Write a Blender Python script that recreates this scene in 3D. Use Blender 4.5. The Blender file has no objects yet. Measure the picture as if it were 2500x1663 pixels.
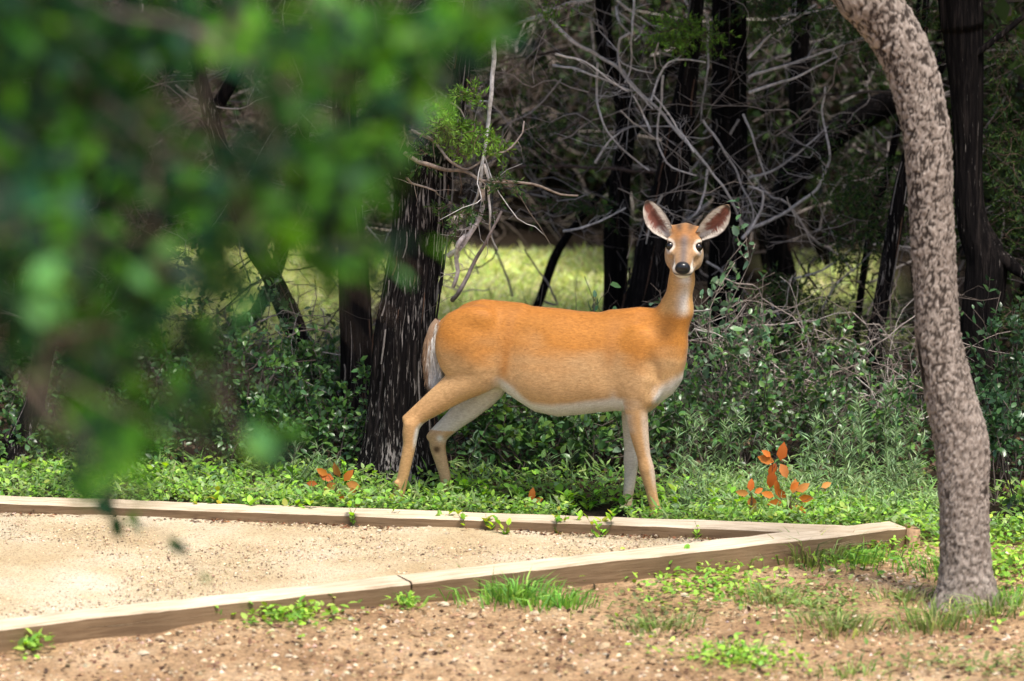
import bpy, math, random
import numpy as np
from mathutils import Vector, noise as mnoise
random.seed(7); RNG = np.random.default_rng(11)
SC = bpy.context.scene

# ------------------------------------------------------------------ camera
FPX, W, H = 11700.0, 2500.0, 1663.0
CAM = np.array([0.0, -19.6, 4.2]); PITCH = math.radians(10.05)
RGT = np.array([1.0, 0, 0]); FWD = np.array([0, math.cos(PITCH), -math.sin(PITCH)]); UPV = np.array([0, math.sin(PITCH), math.cos(PITCH)])
cd = bpy.data.cameras.new('camera'); cam = bpy.data.objects.new('camera', cd); SC.collection.objects.link(cam)
cam.location = CAM; cam.rotation_euler = (math.pi/2 - PITCH, 0, 0)
cd.sensor_width = 36.0; cd.lens = FPX/W*36.0; cd.clip_start = 0.1; cd.clip_end = 1000
cd.dof.use_dof = True; cd.dof.focus_distance = 20.0; cd.dof.aperture_fstop = 2.3
SC.camera = cam
# ------------------------------------------------------------------ world, sun, exposure
SUN_EL, SUN_AZ = math.radians(66), math.radians(150)      # azimuth from +Y clockwise
wd = bpy.data.worlds.new('World'); SC.world = wd; wd.use_nodes = True
wn = wd.node_tree.nodes; wl = wd.node_tree.links
sky = wn.new('ShaderNodeTexSky'); sky.sky_type = 'NISHITA'; sky.sun_disc = False
sky.sun_elevation = SUN_EL; sky.sun_rotation = SUN_AZ; sky.dust_density = 3.0; sky.air_density = 1.0; sky.ozone_density = 1.0
wn['Background'].inputs['Strength'].default_value = 0.06
wl.new(sky.outputs[0], wn['Background'].inputs['Color'])
sd = bpy.data.lights.new('sun', 'SUN'); sun = bpy.data.objects.new('sun', sd); SC.collection.objects.link(sun)
sd.energy = 1.5; sd.angle = math.radians(14); sd.color = (1.0, 0.95, 0.86)
sdir = Vector((math.cos(SUN_EL)*math.sin(SUN_AZ), math.cos(SUN_EL)*math.cos(SUN_AZ), math.sin(SUN_EL)))
sun.rotation_euler = sdir.to_track_quat('Z', 'Y').to_euler(); sun.location = (6, -10, 14)
SC.view_settings.view_transform = 'Standard'; SC.view_settings.look = 'None'; SC.view_settings.gamma = 1.0
SC.view_settings.use_curve_mapping = False; SC.view_settings.exposure = 1.95
SC.render.engine = 'CYCLES'; SC.cycles.use_denoising = True; SC.cycles.max_bounces = 6; SC.cycles.transparent_max_bounces = 4

def ray(px, py): return FWD + RGT*(px-W/2)/FPX + UPV*(H/2-py)/FPX
def at(px, py, Y):
    r = ray(px, py); return CAM + r*(Y-CAM[1])/r[1]
def gnd(px, py, z=0.0):
    r = ray(px, py); return CAM + r*(z-CAM[2])/r[2]
def sstep(a, b, x):
    t = np.clip((x-a)/(b-a), 0, 1); return t*t*(3-2*t)
# ------------------------------------------------------------------ numpy noise
def _hash(i, j, k):
    h = (i.astype(np.int64)*374761393 + j.astype(np.int64)*668265263 + k.astype(np.int64)*2147483647) & 0xffffffff
    h = ((h ^ (h >> 13))*1274126177) & 0xffffffff
    return ((h ^ (h >> 16)) & 0xffffff)/float(0xffffff)
def vnoise(P):
    P = np.asarray(P, float); I = np.floor(P); F = P-I; F = F*F*(3-2*F); I = I.astype(np.int64); out = 0
    for dx in (0, 1):
        for dy in (0, 1):
            for dz in (0, 1):
                w = (F[..., 0] if dx else 1-F[..., 0])*(F[..., 1] if dy else 1-F[..., 1])*(F[..., 2] if dz else 1-F[..., 2])
                out = out + w*_hash(I[..., 0]+dx, I[..., 1]+dy, I[..., 2]+dz)
    return out*2-1
# ------------------------------------------------------------------ mesh accumulation
class Acc:
    def __init__(s): s.v = []; s.f = []; s.c = []; s.n = 0
    def add(s, v, faces, col=None):
        v = np.asarray(v, float); s.v.append(v)
        for f in faces:
            f = np.asarray(f, np.int64)
            if len(f): s.f.append(f + s.n)
        if col is None: col = (0.5, 0.5, 0.5)
        col = np.asarray(col, float)
        if col.ndim == 1: col = np.tile(col, (len(v), 1))
        s.c.append(col); s.n += len(v)
    def mesh(s, name, smooth=True):
        me = bpy.data.meshes.new(name); V = np.concatenate(s.v); Cc = np.concatenate(s.c)
        me.vertices.add(len(V)); me.vertices.foreach_set('co', V.astype(np.float32).ravel())
        loops = np.concatenate([f.ravel() for f in s.f]); tot = np.concatenate([np.full(len(f), f.shape[1]) for f in s.f])
        st = np.concatenate([[0], np.cumsum(tot)[:-1]])
        me.loops.add(len(loops)); me.loops.foreach_set('vertex_index', loops.astype(np.int32))
        me.polygons.add(len(tot)); me.polygons.foreach_set('loop_start', st.astype(np.int32))
        me.polygons.foreach_set('loop_total', tot.astype(np.int32))
        me.polygons.foreach_set('use_smooth', np.full(len(tot), smooth))
        a = me.attributes.new('tint', 'FLOAT_COLOR', 'POINT')
        a.data.foreach_set('color', np.concatenate([Cc, np.ones((len(Cc), 1))], 1).astype(np.float32).ravel())
        me.update(calc_edges=True); return me
def tag(o, label=None, cat=None, group=None, kind=None):
    if label: o['label'] = label
    if cat: o['category'] = cat
    if group: o['group'] = group
    if kind: o['kind'] = kind
    return o
def thing(name, label, cat, loc, group=None):
    o = bpy.data.objects.new(name, None); SC.collection.objects.link(o); o.location = tuple(loc)
    o.empty_display_size = 0.1
    return tag(o, label, cat, group)
def obj(name, me, mat, parent=None, kind=None):
    if isinstance(me, Acc): me = me.mesh(name)
    o = bpy.data.objects.new(name, me); SC.collection.objects.link(o)
    if not me.materials: me.materials.append(mat)
    if parent is not None:
        o.parent = parent; o.location = -parent.location
    if kind: o['kind'] = kind
    return o
def norm(v): return v/np.maximum(np.linalg.norm(v, axis=-1, keepdims=True), 1e-9)
# leaf templates: (verts (x across, y along, z normal), quads, tris)
T_OV = (np.array([[0,0,0],[-.27,.3,.07],[.27,.3,.07],[0,.34,0],[-.23,.68,.03],[.23,.68,.03],[0,.7,-.03],[0,1,-.1]]), [[1,3,6,4],[3,2,5,6]], [[0,3,1],[0,2,3],[4,6,7],[6,5,7]])
T_NA = (np.array([[0,0,0],[-.075,.4,.02],[.075,.4,.02],[0,1,-.08]]), [[0,2,3,1]], [])
T_DI = (np.array([[0,0,0],[-.32,.5,.03],[.32,.5,.03],[0,1,0]]), [[0,2,3,1]], [])
T_SP = (np.array([[0,0,0],[-.13,.45,.02],[.13,.45,.02],[0,1,0]]), [[0,2,3,1]], [])
T_FE = (np.array([[0,0,0],[-.05,.4,.02],[.05,.4,.02],[0,1,-.1]]), [[0,2,3,1]], [])
def rand_unit(n): return norm(RNG.normal(size=(n, 3)))
def leaves(acc, pos, axis, nrm, size, col, T=T_OV):
    pos = np.asarray(pos, float); n = len(pos)
    if n == 0: return
    Y = norm(np.asarray(axis, float)); X = norm(np.cross(Y, nrm)); Z = np.cross(X, Y)
    tv = T[0]; size = np.asarray(size, float).reshape(-1, 1, 1)*np.ones((n, 1, 1))
    V = pos[:, None, :] + size*(tv[None, :, 0:1]*X[:, None]+tv[None, :, 1:2]*Y[:, None]+tv[None, :, 2:3]*Z[:, None])
    k = len(tv); base = (np.arange(n)*k)[:, None, None]
    fs = []
    if len(T[1]): fs.append((np.array(T[1])[None]+base).reshape(-1, 4))
    if len(T[2]): fs.append((np.array(T[2])[None]+base).reshape(-1, 3))
    acc.add(V.reshape(-1, 3), fs, np.repeat(np.asarray(col, float), k, 0))
def palette(n, cols, var=0.25, w=None):
    cols = np.array(cols); i = RNG.choice(len(cols), n, p=w)
    return np.clip(cols[i]*(1+var*RNG.normal(size=(n, 1)))*(1+0.06*RNG.normal(size=(n, 3))), 0.004, 0.9)
def resample(P, step):
    P = np.asarray(P, float); n = len(P)
    if n < 3:
        L = np.linalg.norm(P[-1, :3]-P[0, :3]); m = max(2, int(L/step)+1)
        return P[0]+(P[-1]-P[0])*np.linspace(0, 1, m)[:, None]
    Q = np.concatenate([[2*P[0]-P[1]], P, [2*P[-1]-P[-2]]]); out = []
    for i in range(n-1):
        a, b, c, d = Q[i:i+4]; m = max(1, int(np.linalg.norm((c-b)[:3])/step)); t = (np.arange(m)/m)[:, None]
        out.append(.5*((2*b)+(-a+c)*t+(2*a-5*b+4*c-d)*t*t+(-a+3*b-3*c+d)*t**3))
    out.append(P[-1:]); return np.concatenate(out)
def frames(P):
    T = norm(np.gradient(P, axis=0)); ref = np.array([0, -1.0, 0.05]); N = ref-np.sum(ref*T, 1, keepdims=True)*T
    bad = np.linalg.norm(N, axis=1) < .2
    if bad.any(): r2 = np.array([1.0, 0, 0.1]); N[bad] = (r2-np.sum(r2*T, 1, keepdims=True)*T)[bad]
    N = norm(N); return T, N, np.cross(T, N)
def tube(acc, P, R, sides=5, col=(.3, .26, .23), rough=None, cap=True):
    P = np.asarray(P, float); n = len(P); R = np.broadcast_to(np.asarray(R, float), (n,)).copy(); T, N, B = frames(P)
    a = np.linspace(0, 2*math.pi, sides, endpoint=False)
    rr = np.repeat(R[:, None], sides, 1)
    if rough is not None: rr = rr*rough(a, P, T)
    V = P[:, None]+rr[..., None]*(np.cos(a)[None, :, None]*N[:, None]+np.sin(a)[None, :, None]*B[:, None])
    i = np.arange(n-1)[:, None]*sides; j = np.arange(sides)[None]; j2 = (j+1) % sides
    q = np.stack([i+j, i+j2, i+sides+j2, i+sides+j], -1).reshape(-1, 4)
    V = V.reshape(-1, 3); fs = [q]
    if cap:
        V = np.concatenate([V, P[-1:]+T[-1:]*R[-1]*.3]); m = n*sides
        fs.append(np.stack([(n-1)*sides+np.arange(sides), (n-1)*sides+(np.arange(sides)+1) % sides, np.full(sides, m)], 1))
    acc.add(V, fs, col)
def wob(P0, P1, n, amp, sag=0.0):
    t = np.linspace(0, 1, n)[:, None]; P = P0+(P1-P0)*t; L = np.linalg.norm(P1-P0)
    k = RNG.normal(size=(4, 3))*amp*L
    P = P+np.sin(t*math.pi)*k[0]+np.sin(t*2*math.pi)*k[1]*.5+np.sin(t*4*math.pi)*k[2]*.25+np.sin(t*7*math.pi)*k[3]*.12
    P[:, 2] -= (sag*L*t[:, 0]**2); return P
# ------------------------------------------------------------------ materials
def mat(name):
    m = bpy.data.materials.new(name); m.use_nodes = True; nt = m.node_tree
    return m, nt.nodes, nt.links, nt.nodes['Principled BSDF']
def N_(nodes, t, **kw):
    n = nodes.new('ShaderNode'+t)
    for k, v in kw.items():
        if k in n.inputs: n.inputs[k].default_value = v
        else: setattr(n, k, v)
    return n
def ramp(nodes, stops):
    r = nodes.new('ShaderNodeValToRGB'); e = r.color_ramp.elements
    while len(e) < len(stops): e.new(0.5)
    for x, (p, c) in zip(e, stops): x.position = p; x.color = (*c, 1)
    return r
def coords(nodes, links, scale=(1, 1, 1)):
    t = nodes.new('ShaderNodeTexCoord'); mp = nodes.new('ShaderNodeMapping'); mp.inputs['Scale'].default_value = scale
    links.new(t.outputs['Object'], mp.inputs['Vector']); return mp.outputs[0]
def m_leaf(name='leaf', rough=.34, transl=.3, spec=.5):
    m, n, l, b = mat(name); a = N_(n, 'Attribute', attribute_name='tint')
    l.new(a.outputs['Color'], b.inputs['Base Color']); b.inputs['Roughness'].default_value = rough
    b.inputs['Specular IOR Level'].default_value = spec
    if transl > 0:
        tr = n.new('ShaderNodeBsdfTranslucent'); mx = n.new('ShaderNodeMixShader'); mx.inputs[0].default_value = transl
        hs = N_(n, 'HueSaturation', Hue=.485, Saturation=1.1, Value=1.5); l.new(a.outputs['Color'], hs.inputs['Color'])
        l.new(hs.outputs[0], tr.inputs['Color']); l.new(b.outputs[0], mx.inputs[1]); l.new(tr.outputs[0], mx.inputs[2])
        l.new(mx.outputs[0], n['Material Output'].inputs['Surface'])
    return m
M_LEAF = m_leaf('glossy_leaf', .32, .25); M_SOFT = m_leaf('soft_leaf', .55, .35, .3); M_FORE = m_leaf('thin_leaf', .5, .42, .22); M_NEEDLE = m_leaf('needle', .6, .2, .25)
def m_tint(name, rough, nscale, bump):
    m, n, l, b = mat(name); a = N_(n, 'Attribute', attribute_name='tint'); c = coords(n, l)
    nz = N_(n, 'TexNoise', Scale=nscale, Detail=4.0); l.new(c, nz.inputs['Vector'])
    r = ramp(n, [(.25, (.55, .55, .55)), (.75, (1.35, 1.35, 1.35))]); l.new(nz.outputs['Fac'], r.inputs[0])
    mx = N_(n, 'MixRGB', blend_type='MULTIPLY'); mx.inputs[0].default_value = 1
    l.new(a.outputs['Color'], mx.inputs[1]); l.new(r.outputs[0], mx.inputs[2]); l.new(mx.outputs[0], b.inputs['Base Color'])
    b.inputs['Roughness'].default_value = rough; b.inputs['Specular IOR Level'].default_value = .25
    bp = N_(n, 'Bump', Strength=bump, Distance=.004); l.new(nz.outputs['Fac'], bp.inputs['Height']); l.new(bp.outputs[0], b.inputs['Normal'])
    return m
M_TWIG = m_tint('twig', .8, 60, .4); M_STONE = m_tint('stone', .85, 90, .5)
def m_cedar(nm, lo, hi):
    m, n, l, b = mat(nm); c = coords(n, l, (1, 1, .07))
    n1 = N_(n, 'TexNoise', Scale=55.0, Detail=5.0, Roughness=.65, Distortion=.35); l.new(c, n1.inputs['Vector'])
    n2 = N_(n, 'TexNoise', Scale=120.0, Detail=3.0, Roughness=.6); l.new(c, n2.inputs['Vector'])
    c3 = coords(n, l, (1, 1, .35)); n3 = N_(n, 'TexNoise', Scale=5.0, Detail=3.0); l.new(c3, n3.inputs['Vector'])
    r1 = ramp(n, [(.3, (.003, .0025, .003)), (.52, (.009, .0075, .0075)), (.7, (.032, .025, .023))]); l.new(n1.outputs['Fac'], r1.inputs[0])
    ad = N_(n, 'Math', operation='MULTIPLY_ADD'); ad.inputs[1].default_value = .45; l.new(n3.outputs['Fac'], ad.inputs[0]); l.new(n2.outputs['Fac'], ad.inputs[2])
    r2 = ramp(n, [(lo, (0, 0, 0)), (hi, (1, 1, 1))]); l.new(ad.outputs[0], r2.inputs[0])
    mx = N_(n, 'MixRGB'); l.new(r2.outputs[0], mx.inputs[0]); l.new(r1.outputs[0], mx.inputs[1]); mx.inputs[2].default_value = (.30, .265, .245, 1)
    l.new(mx.outputs[0], b.inputs['Base Color']); b.inputs['Roughness'].default_value = .9; b.inputs['Specular IOR Level'].default_value = .06
    bp = N_(n, 'Bump', Strength=1.0, Distance=.02); l.new(n1.outputs['Fac'], bp.inputs['Height']); l.new(bp.outputs[0], b.inputs['Normal'])
    return m
M_CEDAR = m_cedar('cedar_bark_dark', .90, .985); M_CEDAR0 = m_cedar('cedar_bark_streaked', .80, .90)
def m_oak():
    m, n, l, b = mat('oak_bark'); a = N_(n, 'Attribute', attribute_name='tint'); c = coords(n, l, (1, 1, .6))
    n1 = N_(n, 'TexNoise', Scale=70.0, Detail=6.0, Roughness=.7); l.new(c, n1.inputs['Vector'])
    r = ramp(n, [(.3, (.55, .5, .46)), (.55, (1, 1, 1)), (.75, (1.3, 1.3, 1.3))]); l.new(n1.outputs['Fac'], r.inputs[0])
    mx = N_(n, 'MixRGB', blend_type='MULTIPLY'); mx.inputs[0].default_value = 1; l.new(a.outputs['Color'], mx.inputs[1]); l.new(r.outputs[0], mx.inputs[2])
    l.new(mx.outputs[0], b.inputs['Base Color']); b.inputs['Roughness'].default_value = .9; b.inputs['Specular IOR Level'].default_value = .2
    bp = N_(n, 'Bump', Strength=.9, Distance=.008); l.new(n1.outputs['Fac'], bp.inputs['Height']); l.new(bp.outputs[0], b.inputs['Normal'])
    return m
M_OAK = m_oak()
def m_wood():
    m, n, l, b = mat('weathered_timber_side_shade'); tx = n.new('ShaderNodeTexCoord'); mp = n.new('ShaderNodeMapping'); mp.inputs['Scale'].default_value = (1.2, 14, 14)
    l.new(tx.outputs['Object'], mp.inputs['Vector'])
    n1 = N_(n, 'TexNoise', Scale=4.0, Detail=6.0, Roughness=.65, Distortion=.4); l.new(mp.outputs[0], n1.inputs['Vector'])
    n2 = N_(n, 'TexNoise', Scale=2.2, Detail=4.0); l.new(tx.outputs['Object'], n2.inputs['Vector'])
    r = ramp(n, [(.3, (.33, .25, .165)), (.5, (.52, .43, .32)), (.72, (.62, .54, .43))]); l.new(n1.outputs['Fac'], r.inputs[0])
    r2 = ramp(n, [(.35, (.72, .68, .62)), (.62, (1.08, 1.06, 1.03))]); l.new(n2.outputs['Fac'], r2.inputs[0])
    mx = N_(n, 'MixRGB', blend_type='MULTIPLY'); mx.inputs[0].default_value = 1; l.new(r.outputs[0], mx.inputs[1]); l.new(r2.outputs[0], mx.inputs[2])
    g = n.new('ShaderNodeNewGeometry'); sx = n.new('ShaderNodeSeparateXYZ'); l.new(g.outputs['Normal'], sx.inputs[0]); rz = ramp(n, [(.3, (.36, .28, .20)), (.8, (1.18, 1.19, 1.2))]); l.new(sx.outputs[2], rz.inputs[0])  # light and shade painted in by normal: tops lightened, side faces darkened
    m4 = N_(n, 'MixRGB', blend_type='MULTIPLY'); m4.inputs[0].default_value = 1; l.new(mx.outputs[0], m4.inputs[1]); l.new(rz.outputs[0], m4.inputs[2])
    l.new(m4.outputs[0], b.inputs['Base Color']); b.inputs['Roughness'].default_value = .8
    bp = N_(n, 'Bump', Strength=.6, Distance=.006); l.new(n1.outputs['Fac'], bp.inputs['Height']); l.new(bp.outputs[0], b.inputs['Normal'])
    return m
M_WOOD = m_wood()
def m_ground():
    m, n, l, b = mat('ground_soil'); c = coords(n, l)
    n1 = N_(n, 'TexNoise', Scale=2.2, Detail=7.0, Roughness=.65); l.new(c, n1.inputs['Vector'])
    n2 = N_(n, 'TexNoise', Scale=55.0, Detail=5.0, Roughness=.7); l.new(c, n2.inputs['Vector'])
    r1 = ramp(n, [(.3, (.19, .11, .058)), (.5, (.36, .235, .13)), (.7, (.50, .355, .22))]); l.new(n1.outputs['Fac'], r1.inputs[0])
    r2 = ramp(n, [(.3, (.5, .47, .45)), (.5, (1, 1, 1)), (.7, (1.6, 1.5, 1.4))]); l.new(n2.outputs['Fac'], r2.inputs[0])
    mx = N_(n, 'MixRGB', blend_type='MULTIPLY'); mx.inputs[0].default_value = 1; l.new(r1.outputs[0], mx.inputs[1]); l.new(r2.outputs[0], mx.inputs[2])
    # the floor of the wood: dark leaf litter; the clearing: yellow-green turf. Both follow the tint attribute of the sheet
    a = N_(n, 'Attribute', attribute_name='tint'); sp = n.new('ShaderNodeSeparateColor'); l.new(a.outputs['Color'], sp.inputs[0])
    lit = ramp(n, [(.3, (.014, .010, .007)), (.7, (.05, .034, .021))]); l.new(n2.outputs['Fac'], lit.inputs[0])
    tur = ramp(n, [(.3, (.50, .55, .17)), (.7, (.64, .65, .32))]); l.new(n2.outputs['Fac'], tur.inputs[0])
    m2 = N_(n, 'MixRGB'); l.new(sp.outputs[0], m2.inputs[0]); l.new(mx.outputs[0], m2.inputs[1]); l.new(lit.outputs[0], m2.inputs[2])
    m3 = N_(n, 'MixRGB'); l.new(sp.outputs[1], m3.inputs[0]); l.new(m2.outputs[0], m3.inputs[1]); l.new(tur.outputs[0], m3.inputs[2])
    l.new(m3.outputs[0], b.inputs['Base Color']); b.inputs['Roughness'].default_value = .95; b.inputs['Specular IOR Level'].default_value = .15
    bp = N_(n, 'Bump', Strength=.8, Distance=.02); l.new(n2.outputs['Fac'], bp.inputs['Height']); l.new(bp.outputs[0], b.inputs['Normal'])
    return m
def m_pad():
    m, n, l, b = mat('crushed_stone'); c = coords(n, l)
    n1 = N_(n, 'TexNoise', Scale=1.6, Detail=6.0, Roughness=.6); l.new(c, n1.inputs['Vector'])
    n2 = N_(n, 'TexNoise', Scale=110.0, Detail=4.0, Roughness=.7); l.new(c, n2.inputs['Vector'])
    v = N_(n, 'TexVoronoi', Scale=130.0); l.new(c, v.inputs['Vector'])
    r1 = ramp(n, [(.32, (.40, .29, .165)), (.5, (.50, .395, .26)), (.68, (.56, .49, .385))]); l.new(n1.outputs['Fac'], r1.inputs[0])
    r2 = ramp(n, [(.32, (.34, .28, .24)), (.46, (.93, .95, .95)), (.7, (1.2, 1.2, 1.18))]); l.new(n2.outputs['Fac'], r2.inputs[0])
    mx = N_(n, 'MixRGB', blend_type='MULTIPLY'); mx.inputs[0].default_value = 1; l.new(r1.outputs[0], mx.inputs[1]); l.new(r2.outputs[0], mx.inputs[2])
    l.new(mx.outputs[0], b.inputs['Base Color']); b.inputs['Roughness'].default_value = .95; b.inputs['Specular IOR Level'].default_value = .15
    bp = N_(n, 'Bump', Strength=.8, Distance=.006); l.new(v.outputs['Distance'], bp.inputs['Height']); l.new(bp.outputs[0], b.inputs['Normal'])
    return m
M_GROUND = m_ground(); M_PAD = m_pad()
def m_coat():
    m, n, l, b = mat('deer_coat'); a = N_(n, 'Attribute', attribute_name='tint'); c = coords(n, l, (.35, 1, 1))
    nz = N_(n, 'TexNoise', Scale=150.0, Detail=4.0, Roughness=.6); l.new(c, nz.inputs['Vector'])
    r = ramp(n, [(.3, (.82, .78, .74)), (.7, (1.15, 1.15, 1.15))]); l.new(nz.outputs['Fac'], r.inputs[0])
    mx = N_(n, 'MixRGB', blend_type='MULTIPLY'); mx.inputs[0].default_value = 1; l.new(a.outputs['Color'], mx.inputs[1]); l.new(r.outputs[0], mx.inputs[2])
    l.new(mx.outputs[0], b.inputs['Base Color']); b.inputs['Roughness'].default_value = .62; b.inputs['Specular IOR Level'].default_value = .25
    b.inputs['Sheen Weight'].default_value = .12; b.inputs['Sheen Roughness'].default_value = .4
    bp = N_(n, 'Bump', Strength=.25, Distance=.004); l.new(nz.outputs['Fac'], bp.inputs['Height']); l.new(bp.outputs[0], b.inputs['Normal'])
    return m
M_COAT = m_coat()
def m_plain(name, col, rough, spec=.5):
    m, n, l, b = mat(name); c = coords(n, l); nz = N_(n, 'TexNoise', Scale=200.0, Detail=2.0); l.new(c, nz.inputs['Vector'])
    r = ramp(n, [(.3, tuple(x*.8 for x in col)), (.7, tuple(x*1.2 for x in col))]); l.new(nz.outputs['Fac'], r.inputs[0]); l.new(r.outputs[0], b.inputs['Base Color'])
    b.inputs['Roughness'].default_value = rough; b.inputs['Specular IOR Level'].default_value = spec; return m
M_EYE = m_plain('eye_dark', (.006, .004, .003), .06, .6)

# ------------------------------------------------------------------ ground
def axis_pts(lo, hi, a, b, d):
    core = np.arange(a, b+d/2, d); L = a-np.geomspace(.1, a-lo, 14)[::-1]; R_ = b+np.geomspace(.1, hi-b, 14)
    return np.concatenate([L, core, R_])
PAD_Z, TIM_Z = .045, .088
CORN = gnd(2212, 1288, TIM_Z); FARL = gnd(0, 1210, TIM_Z); NEARL = gnd(0, 1531, TIM_Z)
dF = norm(FARL-CORN); dN = norm(NEARL-CORN)
def line_side(x, y, P, d):                  # signed distance, positive away from the camera
    nx, ny = d[1], -d[0]
    if ny < 0: nx, ny = -nx, -ny
    return (x-P[0])*nx+(y-P[1])*ny
def gz(x, y):
    x = np.asarray(x, float); y = np.asarray(y, float)
    P = np.stack([x*2.0, y*2.0, x*0], -1); Q = np.stack([x*9.0, y*9.0, x*0+5], -1)
    near = np.exp(-((x)**2/60+(y+1)**2/80))
    return near*(.018*vnoise(P)+.009*vnoise(Q))
gx = axis_pts(-160, 160, -3.6, 3.6, .06); gy = axis_pts(-120, 240, -4.6, 9.0, .06)
GX, GY = np.meshgrid(gx, gy, indexing='ij'); GZ = gz(GX, GY)
wob_ = .35*vnoise(np.stack([GX*.9, GY*.9, GX*0+3], -1))
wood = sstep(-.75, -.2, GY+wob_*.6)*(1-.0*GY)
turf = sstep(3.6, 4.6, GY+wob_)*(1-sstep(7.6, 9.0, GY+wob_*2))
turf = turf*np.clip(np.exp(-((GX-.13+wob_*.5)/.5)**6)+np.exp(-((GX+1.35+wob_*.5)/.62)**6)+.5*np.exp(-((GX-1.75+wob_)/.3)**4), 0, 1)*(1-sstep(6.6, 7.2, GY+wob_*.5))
nx_, ny_ = GX.shape; idx = np.arange(nx_*ny_).reshape(nx_, ny_)
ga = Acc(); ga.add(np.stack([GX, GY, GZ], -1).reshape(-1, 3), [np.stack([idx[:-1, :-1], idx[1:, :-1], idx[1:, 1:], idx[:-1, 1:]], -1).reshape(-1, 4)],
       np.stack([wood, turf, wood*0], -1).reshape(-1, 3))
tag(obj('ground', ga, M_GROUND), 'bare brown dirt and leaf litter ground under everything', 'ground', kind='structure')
# gravel pad: fan of quads between the two timber edges
pa = Acc(); ts = np.concatenate([np.linspace(0, 4.2, 90), np.linspace(4.4, 9, 12)]); ss = np.linspace(0, 1, 50)
PT = CORN[None, None]+ts[:, None, None]*((1-ss)[None, :, None]*dF+ss[None, :, None]*dN)
PT[..., 2] = PAD_Z+.006*vnoise(PT*np.array([3, 3, 0]))+.004*vnoise(PT*np.array([14, 14, 0]))
n0, n1 = PT.shape[:2]; idx = np.arange(n0*n1).reshape(n0, n1)
pa.add(PT.reshape(-1, 3), [np.stack([idx[:-1, :-1], idx[:-1, 1:], idx[1:, 1:], idx[1:, :-1]], -1).reshape(-1, 4)])
tag(obj('gravel_path', pa, M_PAD), 'pale tan crushed stone path inside the timber edging', 'path', kind='structure')
# timbers
def timber(p0, p1, wd_, h, label, sideways):
    d = norm(p1-p0); L = np.linalg.norm(p1-p0); s = np.array([-d[1], d[0], 0])*sideways
    nl = max(20, int(L/.04)); prof = [(0, 0), (.0, h-.008), (.008, h), (wd_-.008, h), (wd_, h-.008), (wd_, 0)]
    V = []
    for i in range(nl+1):
        x = L*i/nl
        for (y, z) in prof:
            k = .0035*mnoise.noise(Vector((x*3+p0[0]*7, y*20, z*20)))+.002*mnoise.noise(Vector((x*14, y*30+9, z*30)))
            V.append((x, y+k, z-.10*(z == 0)+k*1.2))
    V = np.array(V); k = len(prof); i = np.arange(nl)[:, None]*k; j = np.arange(k-1)[None]
    q = np.stack([i+j, i+j+1, i+k+j+1, i+k+j], -1).reshape(-1, 4)
    a = Acc(); a.add(V, [q, np.array([list(range(k)), [nl*k+t for t in range(k-1, -1, -1)]])])
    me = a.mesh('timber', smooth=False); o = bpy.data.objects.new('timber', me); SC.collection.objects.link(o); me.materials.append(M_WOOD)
    m = np.eye(4); m[:3, 0] = d; m[:3, 1] = s; m[:3, 2] = (0, 0, 1); m[:3, 3] = (p0[0], p0[1], 0)
    from mathutils import Matrix
    o.matrix_world = Matrix(m.tolist()); tag(o, label, 'timber'); return o
C0 = CORN.copy()
sgnF = 1.0 if (np.cross(np.array([0, 0, 1]), dF)[1] > 0) else -1.0
sgnN = 1.0 if (np.cross(np.array([0, 0, 1]), dN)[1] > 0) else -1.0
jn = gnd(1005, 1421, TIM_Z)
tN = np.dot(jn-C0, dN)
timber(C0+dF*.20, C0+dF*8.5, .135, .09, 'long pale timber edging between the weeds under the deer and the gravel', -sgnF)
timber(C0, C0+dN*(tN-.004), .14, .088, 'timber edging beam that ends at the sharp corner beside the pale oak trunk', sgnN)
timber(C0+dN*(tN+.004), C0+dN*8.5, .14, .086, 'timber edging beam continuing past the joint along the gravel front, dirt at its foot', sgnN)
bl = thing('timber_block', 'short end-grain timber block butted against the corner of the edging', 'timber', C0+np.array([.02, .02, 0]))
ba = Acc(); q0 = C0+np.array([.006, -.01, 0]); e1 = np.array([.052, .012, 0]); e2 = np.array([-.02, .14, 0])
bv = np.array([q0, q0+e1, q0+e1+e2, q0+e2]); bv = np.concatenate([bv*[1, 1, 0]+[0, 0, -.1], bv*[1, 1, 0]+[0, 0, .078]])
ba.add(bv, [np.array([[4, 5, 6, 7], [0, 1, 5, 4], [1, 2, 6, 5], [2, 3, 7, 6], [3, 0, 4, 7]])])
ba.c[-1][:] = (.32, .20, .11); bo = obj('block_body', ba, M_TWIG, bl)

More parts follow.
